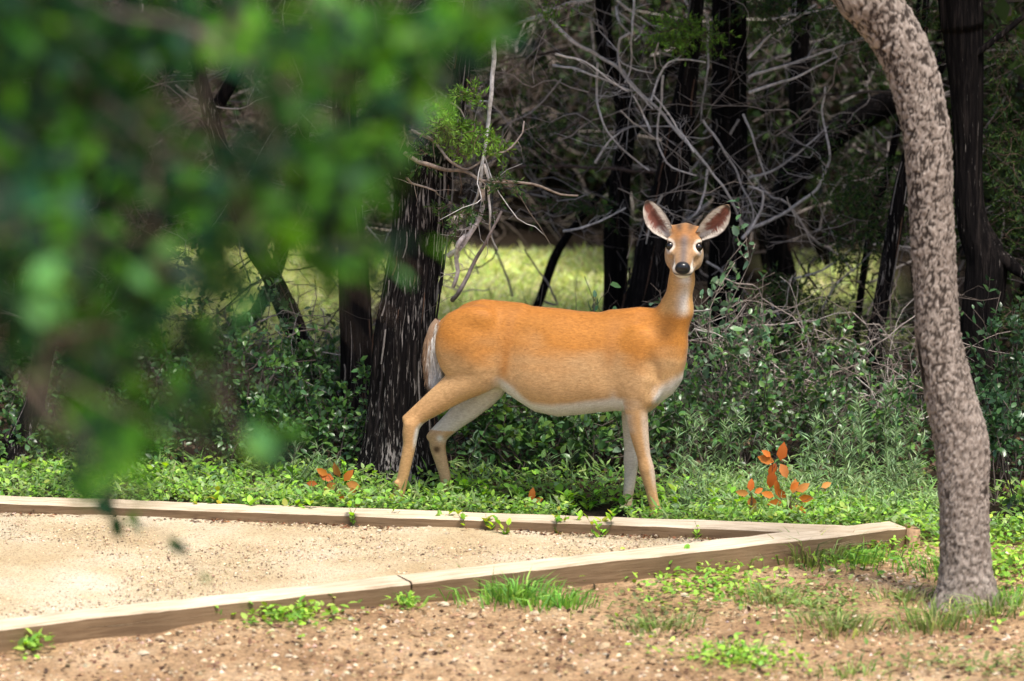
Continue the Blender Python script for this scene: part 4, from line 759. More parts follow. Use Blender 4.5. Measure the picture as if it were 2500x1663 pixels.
brush('dead_brush', 'bare grey twigs rising out of the shrubs between the doe and the oak', 110, (1650, 2280), (.85, 1.8), (740, 1080), DEAD, (.25, .65), .0034)
brush('dead_brush', 'thin dark bare stems standing among the leaves under the doe', 70, (1090, 1560), (.55, 1.2), (980, 1180), BROWN, (.2, .5), .0034, 2, 3)
brush('dead_brush', 'fine bare twigs poking up through the low green undergrowth', 150, (-40, 2540), (.8, 2.4), (760, 1120), DEAD+BROWN, (.25, .7), .0035)
brush('dead_brush', 'grey bare twigs tangled among the trunks behind the blurred leaves', 200, (-60, 1000), (1.6, 3.6), (40, 760), DEAD+BROWN, (.3, .9), .0045)
# ------------------------------------------------------------------ pale oak at the right
tp_ = resample(np.array([[*at(px, py, Y), w*.5*18.3/FPX] for px, py, w, Y in [(2362, 1500, 146, -1.72), (2360, 1440, 134, -1.72), (2356, 1340, 126, -1.70), (2352, 1200, 124, -1.68), (2346, 1080, 134, -1.66), (2318, 960, 124, -1.64), (2292, 830, 112, -1.62), (2284, 700, 108, -1.60), (2276, 560, 110, -1.58), (2268, 400, 116, -1.56), (2252, 270, 122, -1.54), (2222, 160, 128, -1.52), (2168, 60, 132, -1.5), (2108, -10, 136, -1.5)]]), .008)
ext = tp_[-1].copy(); E2 = np.array([ext, ext+[-.32, .1, .42, -.012], ext+[-.55, .3, 1.2, -.03], ext+[-.6, .5, 2.2, -.05]]); ext2 = resample(E2, .03); tp_ = np.concatenate([tp_, ext2[1:]])
oak = thing('oak_tree', 'pale scaly oak trunk curving over beside the timber corner', 'tree', [tp_[0, 0], tp_[0, 1], 0])
def oak_rough(a, P, T):
    s = np.concatenate([[0], np.cumsum(np.linalg.norm(np.diff(P, axis=0), axis=1))]); out = np.zeros((len(P), len(a))); ca, sa = np.cos(a)*.095, np.sin(a)*.095
    global OAKC; cols = np.zeros((len(P), len(a), 3))
    A, S_ = np.meshgrid(a, s); X3 = np.stack([np.cos(A)*.095, np.sin(A)*.095, S_], -1); wv = .012*np.stack([vnoise(X3*30), vnoise(X3*30+7), vnoise(X3*30+3)], -1); low = vnoise(X3*np.array([9, 9, 5])); hi = vnoise(X3*120)
    W1 = X3+wv*1.6; n1 = vnoise(W1*np.array([62, 62, 27])); n2 = vnoise(W1*np.array([120, 120, 62])+31); n3 = vnoise(X3*np.array([15, 15, 8])+17)
    up = sstep(.35, 1.4, S_); thick = .085+.12*up*(.55+.45*n3)+.06*low; crack = sstep(thick+.07, thick-.05, np.abs(n1+.25*n2)); gone = sstep(.50, .66, n3*.55+n1*.5+.30*n2+.15*up-.08)
    rr = 1+.075*(1-crack)*(.6+.5*n2)+.03*n2+.035*low-.06*gone-.03
    pale = np.array([.385, .325, .28]); mid = np.array([.125, .094, .075]); dark = np.array([.024, .016, .012])
    t = np.clip(.62+.42*n2+.35*hi+.30*n3, 0, 1)[..., None]; cols = mid*(1-t)+pale*t; k_ = np.clip(crack*(.6+.35*up)+gone, 0, .95)[..., None]; cols = cols*(1-k_)+dark*k_
    # old wound on the away-right side
    wd3 = np.exp(-((A-4.9)/.35)**2-((S_-.98)/.11)**2); wk = sstep(.35, .7, wd3+.2*low)[..., None]; cols = cols*(1-wk)+dark*.8*wk; rr = rr-.05*wk[..., 0]
    OAKC = np.clip(cols, .01, .8); return rr
a = Acc(); OAKC = None; flare = .97+.40*np.exp(-np.maximum(tp_[:, 2], 0)/.06)
tube(a, tp_[:, :3], tp_[:, 3]*flare, 110, (.4, .35, .3), rough=oak_rough); a.c[-1][:len(tp_)*110] = OAKC.reshape(-1, 3); obj('trunk', a, M_OAK, oak)
ca = Acc(); crown(ca, ext2[-1, :3]+[-.1, .3, 1.6], (1.2, 1.2, .9), 2600, SHR_G, .07); obj('crown', ca, M_LEAF, oak, 'stuff')
# ------------------------------------------------------------------ undergrowth
def shrub(base, h, spread, stems, lf_size, cols, twc, lab, grp, T=T_OV, m=None, per=14, name='shrub', cat='shrub'):
    t = thing(name, lab, cat, base, grp); st = Acc(); lf = Acc(); base = np.array(base, float)
    for _ in range(stems):
        an = RNG.random()*6.28; e = base+np.array([math.cos(an)*spread*RNG.random()**.5, math.sin(an)*spread*.7*RNG.random()**.5, h*(.55+.5*RNG.random())]); b0 = base+np.array([RNG.normal()*.03, RNG.normal()*.03, -.01])
        A = wob(b0, e, 12, .07); tube(st, A, np.linspace(.0042, .0014, 12), 4, np.array(twc)*(.7+.6*RNG.random()))
        tws = [A[4:]]
        for _k in range(5):
            i = RNG.integers(4, 11); d = norm(norm(e-base)*.5+rand_unit(1)[0]*.9); B = wob(A[i], A[i]+d*h*(.15+.28*RNG.random()), 6, .1); tube(st, B, np.linspace(.0018, .0008, 6), 3, np.array(twc)); tws.append(B)
        for B in tws:
            n = int(per*(.6+.8*RNG.random())*(1.5 if B is tws[0] else 1)); u = RNG.random(n)**.7*(len(B)-1.01); ii = u.astype(int); p = B[ii]+(B[ii+1]-B[ii])*(u-ii)[:, None]; dd = norm(B[-1]-B[0])
            leaves(lf, p, dd*.5+rand_unit(n)*.9+[0, 0, .15], rand_unit(n)*.8+[0, -.15, .9], lf_size*(.6+.7*RNG.random(n)), palette(n, cols), T)
    obj('stems', st, M_TWIG, t, 'stuff'); obj('foliage', lf, m or M_LEAF, t, 'stuff'); return t
SG1 = 'glossy green shrubs between the doe\'s hind and front legs'
def place(px, Y, **k): x = at(px, 1000, Y)[0]; return np.array([x, Y, 0.0])
TWD = (.09, .07, .06); TWP = (.26, .21, .18)
for px, Y, h in [(1125, .62, .36), (1180, .8, .42), (1240, .65, .40), (1290, .9, .46), (1345, .68, .44), (1400, .85, .46), (1455, .66, .44), (1500, .95, .42), (1210, 1.3, .5), (1330, 1.35, .52), (1450, 1.3, .55), (1560, .8, .4)]:
    shrub(place(px, Y), h, .22, 6, .044, SHR_G+[(.15, .28, .05), (.17, .26, .16)], TWD, 'glossy green shrub seen below the doe\'s belly, between her legs', SG1, per=9)
for px, Y, h in [(560, .7, .38), (640, .85, .62), (700, .6, .4), (770, .75, .5), (820, .62, .46), (870, .8, .5), (600, 1.3, .78), (720, 1.3, .66), (500, .9, .42), (430, .7, .36), (350, .9, .42), (280, .7, .34), (200, 1.0, .4), (110, .8, .36), (30, 1.3, .5), (160, 1.6, .6), (300, 1.7, .6), (460, 1.7, .6), (540, 1.9, .8), (840, 1.4, .6)]:
    shrub(place(px, Y), h, .24, 6, .032, SHR_G, TWD if Y < 1.2 else TWP, 'dark green leafy shrub in the undergrowth beside the snapped cedar trunk', 'shrubs on the tail side of the doe')
for px, Y, h in [(1690, .7, .5), (1740, .9, .66), (1800, .75, .46), (1850, 1.0, .6), (1910, .8, .48), (1960, 1.0, .52), (2020, .8, .44), (2080, .95, .5), (2140, .75, .42), (2190, 1.0, .5), (1780, 1.5, .7), (2050, 1.6, .62), (1640, 1.1, .5)]:
    shrub(place(px, Y), h, .25, 7, .032, SHR_G+[(.10, .14, .08)], TWP if Y > .85 else TWD, 'dense bluish green shrub between the doe\'s chest and the pale oak', 'shrubs on the chest side of the doe', per=8)
for px, Y, h in [(2420, .2, .55), (2480, .5, .7), (2440, .9, .9), (2510, -.1, .5)]:
    shrub(place(px, Y), h, .25, 7, .036, [(.03, .07, .03), (.045, .10, .035)], TWD, 'dark leafy shrub just past the pale oak trunk', 'shrubs past the pale oak')
t = shrub(place(1815, 1.05), 1.05, .10, 3, .045, [(.10, .19, .10), (.14, .24, .12)], TWP, 'tall pale stem with whorls of grey-green leaves beside the doe\'s neck', None, per=10)
t = shrub(place(1548, .95), .80, .03, 1, .05, [(.20, .36, .03)], TWP, 'bright green leaf sprig rising just above the doe\'s back', None, per=2, name='leaf_sprig', cat='sprig')
t = shrub(place(1455, .95), .76, .05, 2, .05, [(.07, .16, .07)], TWD, 'dull green sprig and bare twig above the middle of the doe\'s back', None, per=4, name='leaf_sprig', cat='sprig')
# feathery upright weeds with narrow grey-green leaves
FEA = [(.22, .33, .16), (.28, .39, .21), (.16, .27, .11)]
def feather(base, h, lab, grp):
    t = thing('feathery_weed', lab, 'weed', base, grp); st = Acc(); lf = Acc(); base = np.array(base, float)
    for k in range(3):
        e = base+np.array([RNG.normal()*.06, RNG.normal()*.05, h*(.7+.35*RNG.random())]); A = wob(base+[RNG.normal()*.02, RNG.normal()*.02, -.01], e, 10, .04); tube(st, A, np.linspace(.0025, .001, 10), 4, (.14, .18, .08))
        n = int(64*h/.4); u = RNG.random(n)**.75*8.99; ii = u.astype(int); p = A[ii]+(A[ii+1]-A[ii])*(u-ii)[:, None]; an = RNG.random(n)*6.28
        leaves(lf, p, np.stack([np.cos(an), np.sin(an), .55+.35*RNG.random(n)], 1), np.stack([0*an, 0*an, 1+0*an], 1)+.4*rand_unit(n), (.035+.03*RNG.random(n)), palette(n, FEA, .22), T_FE)
    obj('stems', st, M_SOFT, t, 'stuff'); obj('foliage', lf, M_SOFT, t, 'stuff')
for px, Y, h in [(1640, .15, .42), (1665, .35, .6), (1700, .25, .5), (1735, .45, .6), (1770, .5, .66), (1790, .15, .42), (1850, .35, .5), (1900, .3, .46), (1945, .5, .62), (1950, .05, .36), (1990, .25, .48), (2050, .4, .6), (2075, .15, .5), (2110, .4, .7), (2165, .5, .76), (2140, .15, .5), (2190, .3, .62), (2220, .1, .46), (1870, .05, .34), (2010, 0, .34), (1720, 0, .36), (1680, -.15, .32), (1640, -.2, .28), (2100, -.1, .34), (2180, -.15, .36), (2230, .45, .6)]:
    if RNG.random() < .12: continue
    feather(place(px, Y), h*.6, 'feathery grey-green weed with narrow leaves between the doe\'s front legs and the oak', 'feathery weeds beside the oak')
for px, Y, h in [(760, .3, .22), (800, .2, .2), (690, .25, .24), (1150, .35, .2), (1380, .3, .2)]: feather(place(px, Y), h, 'short feathery weed at the front of the undergrowth near the snapped cedar', 'short feathery weeds by the snapped cedar')
# low green cover between the timber and the wood: uncountable
def cover(n, name, lab, region, sizes, cols, T=T_OV, m=None, lift=(.0, .10)):
    a = Acc(); P = region(n); n = len(P); P[:, 2] = gz(P[:, 0], P[:, 1])+lift[0]+(lift[1]-lift[0])*RNG.random(n)**1.3
    leaves(a, P, rand_unit(n)*[1, 1, .35]+[0, 0, .45], rand_unit(n)*.5+[0, -.2, .9], sizes[0]+(sizes[1]-sizes[0])*RNG.random(n), palette(n, cols), T); return tag(obj(name, a, m or M_SOFT), lab, 'plants', kind='stuff')
def clear_reg(n):
    x = -2.2+4.4*RNG.random(n); y = 3.8+3.0*RNG.random(n); k = (np.abs(x-.13) < .52) | (np.abs(x+1.35) < .62) | ((np.abs(x-1.75) < .25) & (RNG.random(n) < .5)); return np.stack([x, y, 0*x], 1)[k]
def reg_behind(depth, x0=-2.4, x1=2.6, pw=1.0):
    def f(n):
        x = x0+(x1-x0)*RNG.random(n); yF = CORN[1]+(x-CORN[0])*dF[1]/dF[0]+.17; yF = np.where(x > CORN[0]-.05, CORN[1]+.0+.12*RNG.random(n), yF); y = yF+depth*RNG.random(n)**pw
        k = vnoise(np.stack([x*3, y*3, x*0], 1)) > -.8+.4*RNG.random(n); return np.stack([x, y, 0*x], 1)[k]
    return f
LG = [(.25, .46, .05), (.32, .53, .07), (.19, .38, .05), (.36, .52, .10), (.15, .31, .05)]
cover(12500, 'ground_cover', 'carpet of small bright green weeds along the timber edging', reg_behind(.75, pw=1.5), (.010, .038), LG+[(.30, .40, .16), (.22, .34, .14)], lift=(.02, .10))
cover(9000, 'ground_cover', 'fine pale green grassy weeds along the timber edging', reg_behind(.9, pw=1.3), (.03, .085), [(.2, .34, .09), (.28, .38, .14), (.16, .30, .07)], T_NA, lift=(.0, .09))
cover(4200, 'ground_cover', 'fine pale grey-green foliage under the feathery weeds by the oak', lambda n: np.stack([.78+1.0*RNG.random(n), -.28+.75*RNG.random(n), np.zeros(n)], 1), (.02, .05), [(.25, .38, .15), (.31, .43, .20), (.20, .34, .11)], T_NA, lift=(.02, .13))
cover(8000, 'ground_cover', 'low dark green leaves on the shaded floor of the wood', lambda n: np.stack([-2.6+5.2*RNG.random(n), .4+2.6*RNG.random(n), np.zeros(n)], 1), (.02, .045), SHR_G, lift=(.01, .22), m=M_LEAF)
cover(26000, 'clearing_grass', 'sunny yellow-green grass in the clearing beyond the trunks', lambda n: clear_reg(n), (.05, .11), [(.62, .70, .27), (.72, .73, .40), (.52, .64, .20)], T_NA, lift=(.0, .02))
cover(5000, 'leaf_litter', 'dry brown fallen leaves on the shaded floor of the wood', lambda n: np.stack([-2.6+5.4*RNG.random(n), .2+4.5*RNG.random(n), np.zeros(n)], 1), (.025, .05), [(.16, .10, .06), (.10, .06, .035), (.22, .15, .09)], lift=(.004, .02))
# larger bright leafy weeds: countable things
def rosette(base, h, n, cols, lab, grp, size=.05, name='leafy_weed', T=T_OV, cat='weed', up=.9, m=None):
    t = thing(name, lab, cat, base, grp); lf = Acc(); st = Acc(); base = np.array(base, float); k = max(2, n//6)
    for j in range(k):
        e = base+np.array([RNG.normal()*h*.35, RNG.normal()*h*.3, h*(.5+.5*RNG.random())]); A = wob(base-[0, 0, .012], e, 6, .08); tube(st, A, np.linspace(.002, .0009, 6), 3, (.13, .16, .05))
        q = n//k; u = RNG.random(q)*4.9; ii = u.astype(int); an = RNG.random(q)*6.28; p = A[ii]+(A[ii+1]-A[ii])*(u-ii)[:, None]
        leaves(lf, p, np.stack([np.cos(an), np.sin(an), up*(.4+.8*RNG.random(q))], 1), np.stack([-np.cos(an)*.5, -np.sin(an)*.5, 1+0*an], 1), size*(.6+.6*RNG.random(q)), palette(q, cols), T)
    obj('stems', st, M_SOFT, t, 'stuff'); obj('foliage', lf, m or M_SOFT, t, 'stuff'); return t
BG = [(.24, .47, .04), (.31, .54, .05), (.18, .40, .04)]
for px, py in [(255, 1180), (300, 1185), (400, 1190), (520, 1185), (575, 1200), (640, 1200), (730, 1210), (860, 1205), (950, 1225), (1075, 1240), (1120, 1230), (1190, 1235), (1260, 1238), (1390, 1250), (1440, 1240), (1500, 1255), (1650, 1262), (1740, 1268), (1830, 1262), (1900, 1268), (1990, 1270), (2060, 1268), (2130, 1262), (60, 1178), (140, 1175)]:
    rosette(gnd(px, py), .10+.05*RNG.random(), 22, BG, 'bright green leafy weed growing along the back of the timber edging', 'weeds behind the timber edging')
def pz(px, py): return gnd(px, py, PAD_Z)
for px, py in [(480, 1248), (545, 1252), (615, 1258), (720, 1262), (745, 1266), (860, 1285), (950, 1280), (1070, 1286), (1135, 1290), (1195, 1296), (1235, 1305), (1365, 1302), (1392, 1300), (1465, 1312), (1475, 1308)]:
    rosette(pz(px, py), .07+.045*RNG.random(), 10, BG+[(.34, .40, .05)], 'small yellow-green weed sprouting in the gravel against the timber edging', 'weeds in the gravel', .04, up=1.3)
for px, py, lab in [(1700, 1340, 'small weed standing against the front of the corner timber'), (1690, 1395, 'little weed in the dirt close to the front timber')]: rosette(gnd(px, py), .12, 10, BG, lab, None, .04, up=1.4)
# dirt side: grass tufts and patches
def tuft(base, n, h, spread, cols, lab, name='grass_tuft', wide=.075):
    spread *= 1.7; h *= .9
    t = thing(name, lab, 'grass', base); a = Acc(); base = np.array(base, float); an = RNG.random(n)*6.28; r = spread*RNG.random(n)**1.1*(.5+.8*RNG.random(n))
    p = base+np.stack([np.cos(an)*r, np.sin(an)*r*.8, -.005+0*an], 1); p[:, 2] += gz(p[:, 0], p[:, 1]); an2 = an+RNG.normal(size=n)*.6; lean = .35+1.1*RNG.random(n)
    ax1 = norm(np.stack([np.cos(an2)*lean*.5, np.sin(an2)*lean*.5, 1+0*an], 1)); ax2 = norm(np.stack([np.cos(an2)*lean*1.5, np.sin(an2)*lean*1.5, .6-.5*lean], 1)); L = h*(.5+.6*RNG.random(n)); s = norm(np.cross(ax1, rand_unit(n)))*(.0022+.0025*RNG.random(n))[:, None]
    m1 = p+ax1*(L*.55)[:, None]; tp2 = m1+ax2*(L*.5)[:, None]; V = np.stack([p-s, p+s, m1+s*.8, m1-s*.8, tp2], 1); bs = (np.arange(n)*5)[:, None]
    a.add(V.reshape(-1, 3), [np.array([[0, 1, 2, 3]])+bs, np.array([[3, 2, 4]])+bs], np.repeat(palette(n, cols), 5, 0)); obj('blades', a, M_SOFT, t, 'stuff'); return t
GR = [(.17, .36, .06), (.24, .44, .08), (.12, .28, .05)]; GD = [(.19, .30, .07), (.28, .34, .11), (.14, .22, .06), (.36, .33, .16)]
D_ = 1.0607
for px, py, n, h, sp, cols, lab in [(1190, 1385, 260, .16, .14, GR, 'bright green grass clump at the front of the joint in the timber edging'), (1290, 1395, 130, .13, .12, GR, 'lower grass beside the bright green clump at the timber'), (1860, 1290, 120, .2, .12, GD, 'tall thin grass against the end of the corner timber'), (1700, 1290, 70, .13, .12, GD, 'sparse thin grass at the foot of the corner timber'), (1980, 1290, 170, .13, .16, GR, 'grass at the tip of the timber corner'), (1520, 1440, 150, .10, .12, GD, 'dry dull green tuft in the middle of the bare dirt'), (1700, 1500, 110, .08, .10, GD, 'small weedy tuft among the dirt below the clover patch'), (1930, 1450, 200, .13, .14, GD, 'green tuft in the dirt before the pale oak'), (2150, 1440, 150, .18, .10, GD, 'tall grass at the foot of the pale oak trunk'), (2290, 1420, 110, .16, .10, GD, 'grass hugging the root flare of the pale oak'), (2340, 1400, 130, .14, .16, GR, 'green grass past the pale oak trunk base'), (2080, 1380, 120, .10, .14, GD, 'thin tuft between the timber corner and the oak'), (945, 1400, 30, .10, .05, GR, 'tiny grass sprout by the front timber'), (1780, 1380, 110, .14, .10, GD, 'wispy grass in the dirt under the corner timber'), (2180, 1320, 160, .13, .16, GR, 'grass behind the oak trunk near the timber end'), (1960, 1550, 90, .08, .12, GD, 'low faded tuft far out in the bare dirt')]:
    tuft(gnd(px*D_ if px < 2340 else px*D_-10, py*D_), n, h, sp, cols, lab)
def patch(px, py, rx, ry, n, cols, size, lab, h=.05):
    b = gnd(px*D_, py*D_); t = thing('clover_patch', lab, 'weed', b); a = Acc(); n = int(n*1.6); size *= 1.1; r = RNG.normal(size=(n, 2))*[rx, ry]*.55*(.4+RNG.random((n, 1))); p = np.stack([b[0]+r[:, 0], b[1]+r[:, 1], 0*r[:, 0]], 1); p[:, 2] = gz(p[:, 0], p[:, 1])+.006+h*RNG.random(n)**1.5
    leaves(a, p, rand_unit(n)*[1, 1, .3]+[0, 0, .35], rand_unit(n)*.45+[0, 0, 1], size*(.6+.7*RNG.random(n)), palette(n, cols), T_OV); obj('foliage', a, M_SOFT, t, 'stuff')
for args in [(1640, 1345, .34, .4, 420, LG, .024, 'spreading clover patch on the dirt beside the corner timber'), (665, 1432, .22, .22, 200, LG, .03, 'low round-leaved weed against the front timber face'), (940, 1408, .06, .08, 40, LG, .024, 'tiny leafy weed at the foot of the front timber'), (75, 1495, .07, .14, 60, LG, .03, 'small leafy weed at the dark foot of the front timber'), (1700, 1525, .26, .2, 240, LG, .024, 'flat green patch on the open dirt'), (1880, 1400, .3, .4, 260, [(.17, .26, .07), (.22, .3, .09)], .024, 'thin sprinkling of weeds between clover and oak'), (1990, 1275, .3, .3, 300, LG, .026, 'leafy weeds crowding the end of the corner timber'), (2340, 1300, .4, .8, 600, LG, .028, 'green weeds spreading behind the pale oak root'), (1500, 1420, .2, .5, 150, [(.14, .17, .06), (.2, .2, .08)], .024, 'dull olive weeds on the dirt'), (2250, 1540, .6, .3, 260, [(.17, .24, .07), (.24, .26, .1)], .024, 'faded weeds low on the dirt before the oak')]: patch(*args)
# orange dead leaf sprigs: every leaf a part
def orange(spots, Y, lab, base_px):
    b = place(base_px, Y); t = thing('dead_leaf_sprig', lab, 'sprig', b); a = Acc()
    for (px, py, L, dx, dz) in spots:
        p = at(px, py, Y+.03*RNG.normal()); l = Acc(); c = palette(1, [(.55, .17, .025), (.46, .13, .02), (.60, .26, .07)], .12); leaves(l, [p], [[dx, .15*RNG.normal(), dz]], [[.3*RNG.normal(), -1, .3+.3*RNG.normal()]], [L*.062/29], c, T_OV); obj('leaf', l, M_SOFT, t)
    c0 = at(np.mean([s[0] for s in spots]), np.mean([s[1] for s in spots]), Y); tube(a, wob(b, c0, 8, .05), np.linspace(.003, .0015, 8), 4, (.12, .06, .04))
    for (px, py, *_) in spots[::2]: tube(a, wob(b*.4+c0*.6, at(px, py, Y), 5, .06), np.linspace(.0018, .001, 5), 3, (.12, .06, .04))
    obj('stems', a, M_TWIG, t)
orange([(830, 1165, 32, -.4, .9), (815, 1170, 30, -1, .25), (840, 1175, 30, .6, .8), (845, 1180, 30, 1, -.3), (820, 1180, 30, -.8, -.5), (828, 1195, 28, .2, -1), (800, 1160, 26, -1, .6), (850, 1190, 24, .8, -.8), (775, 1182, 22, -1, .1)], .05, 'sprig of curled orange dead leaves at the foot of the snapped cedar', 828)
orange([(1905, 1125, 38, .2, 1), (1890, 1128, 34, -1, .3), (1895, 1130, 30, -.5, -.9), (1905, 1132, 34, .5, -1), (1882, 1115, 22, -.8, .6), (1888, 1150, 36, -.2, -1)], -.12, 'upright sprig of vivid orange dead leaves beside the feathery weeds', 1900)
orange([(1832, 1200, 26, .1, 1), (1828, 1205, 26, -1, .1), (1835, 1210, 34, .1, -1), (1842, 1204, 20, .8, .4)], -.25, 'small orange dead leaf whorl lower than the vivid orange sprig', 1835)
orange([(1935, 1205, 30, .2, 1), (1920, 1215, 30, -.8, .6), (1945, 1200, 30, .8, .5), (1910, 1225, 30, -1, -.2), (1950, 1215, 30, 1, -.1), (1925, 1230, 28, .1, -.6), (1890, 1212, 26, -1, .3), (1940, 1235, 28, .8, -.5), (1900, 1200, 24, -.2, 1), (1930, 1195, 22, .9, .8), (2005, 1190, 22, .9, .4)], -.30, 'crumpled heap of orange and tan dead leaves in the weeds', 1925)
orange([(2480, 1215, 28, .2, -1), (2490, 1195, 28, .7, .6), (2488, 1230, 26, -.9, .2)], .3, 'orange dead leaves low beside the dark shrub past the oak', 2485)
orange([(1298, 1222, 26, .1, 1), (1303, 1225, 20, .8, .3), (1300, 1232, 18, -.7, -.2)], -.05, 'single reddish orange leaf tuft in the weeds under the doe', 1300)
# ------------------------------------------------------------------ stones
def rock_mesh(seed, col):
    rs = np.random.default_rng(seed); u = np.linspace(0, 2*math.pi, 9)[:-1]; rows = [(-.75, .55), (-.2, 1), (.35, .85), (.75, .45)]; V = [[0, 0, -.85]]
    for z, r in rows: V += [[r*math.cos(q)*(1+.22*rs.normal()), r*math.sin(q)*(1+.22*rs.normal()), z*(1+.15*rs.normal())] for q in u]
    V.append([0, 0, .9]); V = np.array(V)*[1, .75, .55]; q = [[1+r*8+j, 1+r*8+(j+1) % 8, 9+r*8+(j+1) % 8, 9+r*8+j] for r in range(3) for j in range(8)]
    t = [[0, 1+(j+1) % 8, 1+j] for j in range(8)]+[[33, 25+j, 25+(j+1) % 8] for j in range(8)]
    a = Acc(); a.add(V, [np.array(q), np.array(t)], col); return V, np.array(q), np.array(t), a
STC = [(.46, .33, .20), (.52, .40, .26), (.38, .25, .14), (.56, .46, .33), (.30, .19, .105)]
RK = [rock_mesh(k, STC[k % 5]) for k in range(10)]; RM = [r[3].mesh('stone', smooth=False) for r in RK]
for m in RM: m.materials.append(M_STONE)
def put_stone(p, s, lab, grp=None, k=None):
    o = bpy.data.objects.new('stone', RM[RNG.integers(0, 10) if k is None else k]); SC.collection.objects.link(o); o.location = (p[0], p[1], p[2]+s*.25); o.rotation_euler = (RNG.normal()*.2, RNG.normal()*.2, RNG.random()*6.28); o.scale = (s, s, s*(.8+.3*RNG.random())); tag(o, lab, 'stone', grp)
for px, py, s, lab in [(1020, 1397, .030, 'flat pale stone lying just before the joint of the timber edging'), (2130, 1310, .0, ''), (2095, 1358, .022, 'pale stone before the timber corner, nearest the oak'), (1915, 1318, .026, 'chalky stone at the foot of the corner timber')]:
    if s: put_stone(gnd(px*D_, py*D_), s, lab, k=3)
for _ in range(230):
    px = 300+2150*RNG.random(); py = 1370+285*RNG.random(); p = gnd(px, py)
    if line_side(p[0], p[1], CORN, dN) > -.06 and p[0] < CORN[0]: continue
    p[2] = gz(p[0], p[1]); put_stone(p, .007+.019*RNG.random()**2.2, 'small tan limestone pebble lying on the bare brown dirt', 'pebbles on the dirt')
for px, py in [(1035, 1292), (1042, 1299), (1048, 1290), (1085, 1298), (1092, 1305), (1098, 1296), (1005, 1302), (1310, 1345), (1330, 1340), (1560, 1312), (1602, 1310), (890, 1292), (925, 1300), (1500, 1350)]: put_stone(pz(px, py), .009+.008*RNG.random(), 'whitish pebble on the gravel near the long timber edging', 'pebbles on the gravel', 3)
def gravel(name, lab, P, smin, smax, cols):
    a = Acc(); n = len(P); V, q, t, _ = RK[2]; V6 = np.array([[1, 0, 0], [-1, 0, 0], [0, 1, 0], [0, -1, 0], [0, 0, .7], [0, 0, -.7]]); f6 = np.array([[0, 2, 4], [2, 1, 4], [1, 3, 4], [3, 0, 4], [2, 0, 5], [1, 2, 5], [3, 1, 5], [0, 3, 5]])
    s = (smin+(smax-smin)*RNG.random(n)**3)[:, None, None]; th2 = RNG.random(n)*6.28; c, s2 = np.cos(th2), np.sin(th2); Vr = V6[None]*(1+.35*RNG.normal(size=(n, 6, 3))); X = Vr[..., 0]*c[:, None]-Vr[..., 1]*s2[:, None]; Yv = Vr[..., 0]*s2[:, None]+Vr[..., 1]*c[:, None]
    VV = P[:, None]+s*np.stack([X, Yv, Vr[..., 2]], -1); a.add(VV.reshape(-1, 3), [(f6[None]+(np.arange(n)*6)[:, None, None]).reshape(-1, 3)], np.repeat(palette(n, cols, .2), 6, 0)); me = a.mesh(name, smooth=False); return tag(obj(name, me, M_STONE), lab, 'gravel', kind='stuff')
n = 26000; P = np.stack([-2.6+5.4*RNG.random(n), -3.7+3.9*RNG.random(n), np.zeros(n)], 1); k = (line_side(P[:, 0], P[:, 1], CORN, dN) < -.02) | (P[:, 0] > CORN[0]+.06); P = P[k & ~((P[:, 1] > -.7))]; k = vnoise(P*np.array([2.3, 2.3, 1])) > -.45+.6*RNG.random(len(P))-.3; P = P[k]; P[:, 2] = gz(P[:, 0], P[:, 1])+.001
gravel('dirt_gravel', 'loose tan limestone chips scattered over the brown dirt', P, .003, .014, STC+[(.24, .14, .08)])
n = 20000; t1 = RNG.random(n)**.5*4.3; s1 = .03+.93*RNG.random(n); P = CORN+t1[:, None]*((1-s1)[:, None]*dF+s1[:, None]*dN); P[:, 2] = PAD_Z+.002; k = (line_side(P[:, 0], P[:, 1], CORN, dN) > .16) & (line_side(P[:, 0], P[:, 1], CORN, dF) < -.012); P = P[k]
gravel('path_gravel', 'fine crushed stone grains on the pale path', P, .0018, .0065, [(.30, .21, .13), (.55, .42, .27), (.62, .53, .40), (.36, .25, .15), (.17, .115, .075), (.58, .46, .3), (.5, .38, .24)])
# soil and litter washed along the inside of the long timber
n = 4200; t1 = RNG.random(n)*4.2+.1; P = CORN+t1[:, None]*dF; nrm2 = np.array([dF[1], -dF[0], 0]); nrm2 = nrm2 if nrm2[1] < 0 else -nrm2; P = P+nrm2*(.005+.20*RNG.random(n)**2)[:, None]; P[:, 2] = PAD_Z+.004; a = Acc()
leaves(a, P, rand_unit(n)*[1, 1, .25], rand_unit(n)*.4+[0, 0, 1], .008+.016*RNG.random(n), palette(n, [(.14, .085, .05), (.20, .12, .07), (.09, .055, .035), (.26, .12, .06)]), T_OV); tag(obj('dry_litter', a, M_SOFT), 'dry brown litter gathered along the long timber on the gravel', 'litter', kind='stuff')
n = 3200; P = np.stack([-2.4+4.8*RNG.random(n), -3.6+2.6*RNG.random(n), np.zeros(n)], 1); P = P[line_side(P[:, 0], P[:, 1], CORN, dN) < -.03]; n = len(P); P[:, 2] = gz(P[:, 0], P[:, 1])+.006; a = Acc()
leaves(a, P, rand_unit(n)*[1, 1, .3], rand_unit(n)*.4+[0, 0, 1], .012+.022*RNG.random(n), palette(n, [(.12, .07, .04), (.20, .12, .07), (.07, .045, .03)]), T_OV); tag(obj('dry_litter', a, M_SOFT), 'dark dry leaf scraps scattered on the bare dirt', 'litter', kind='stuff')
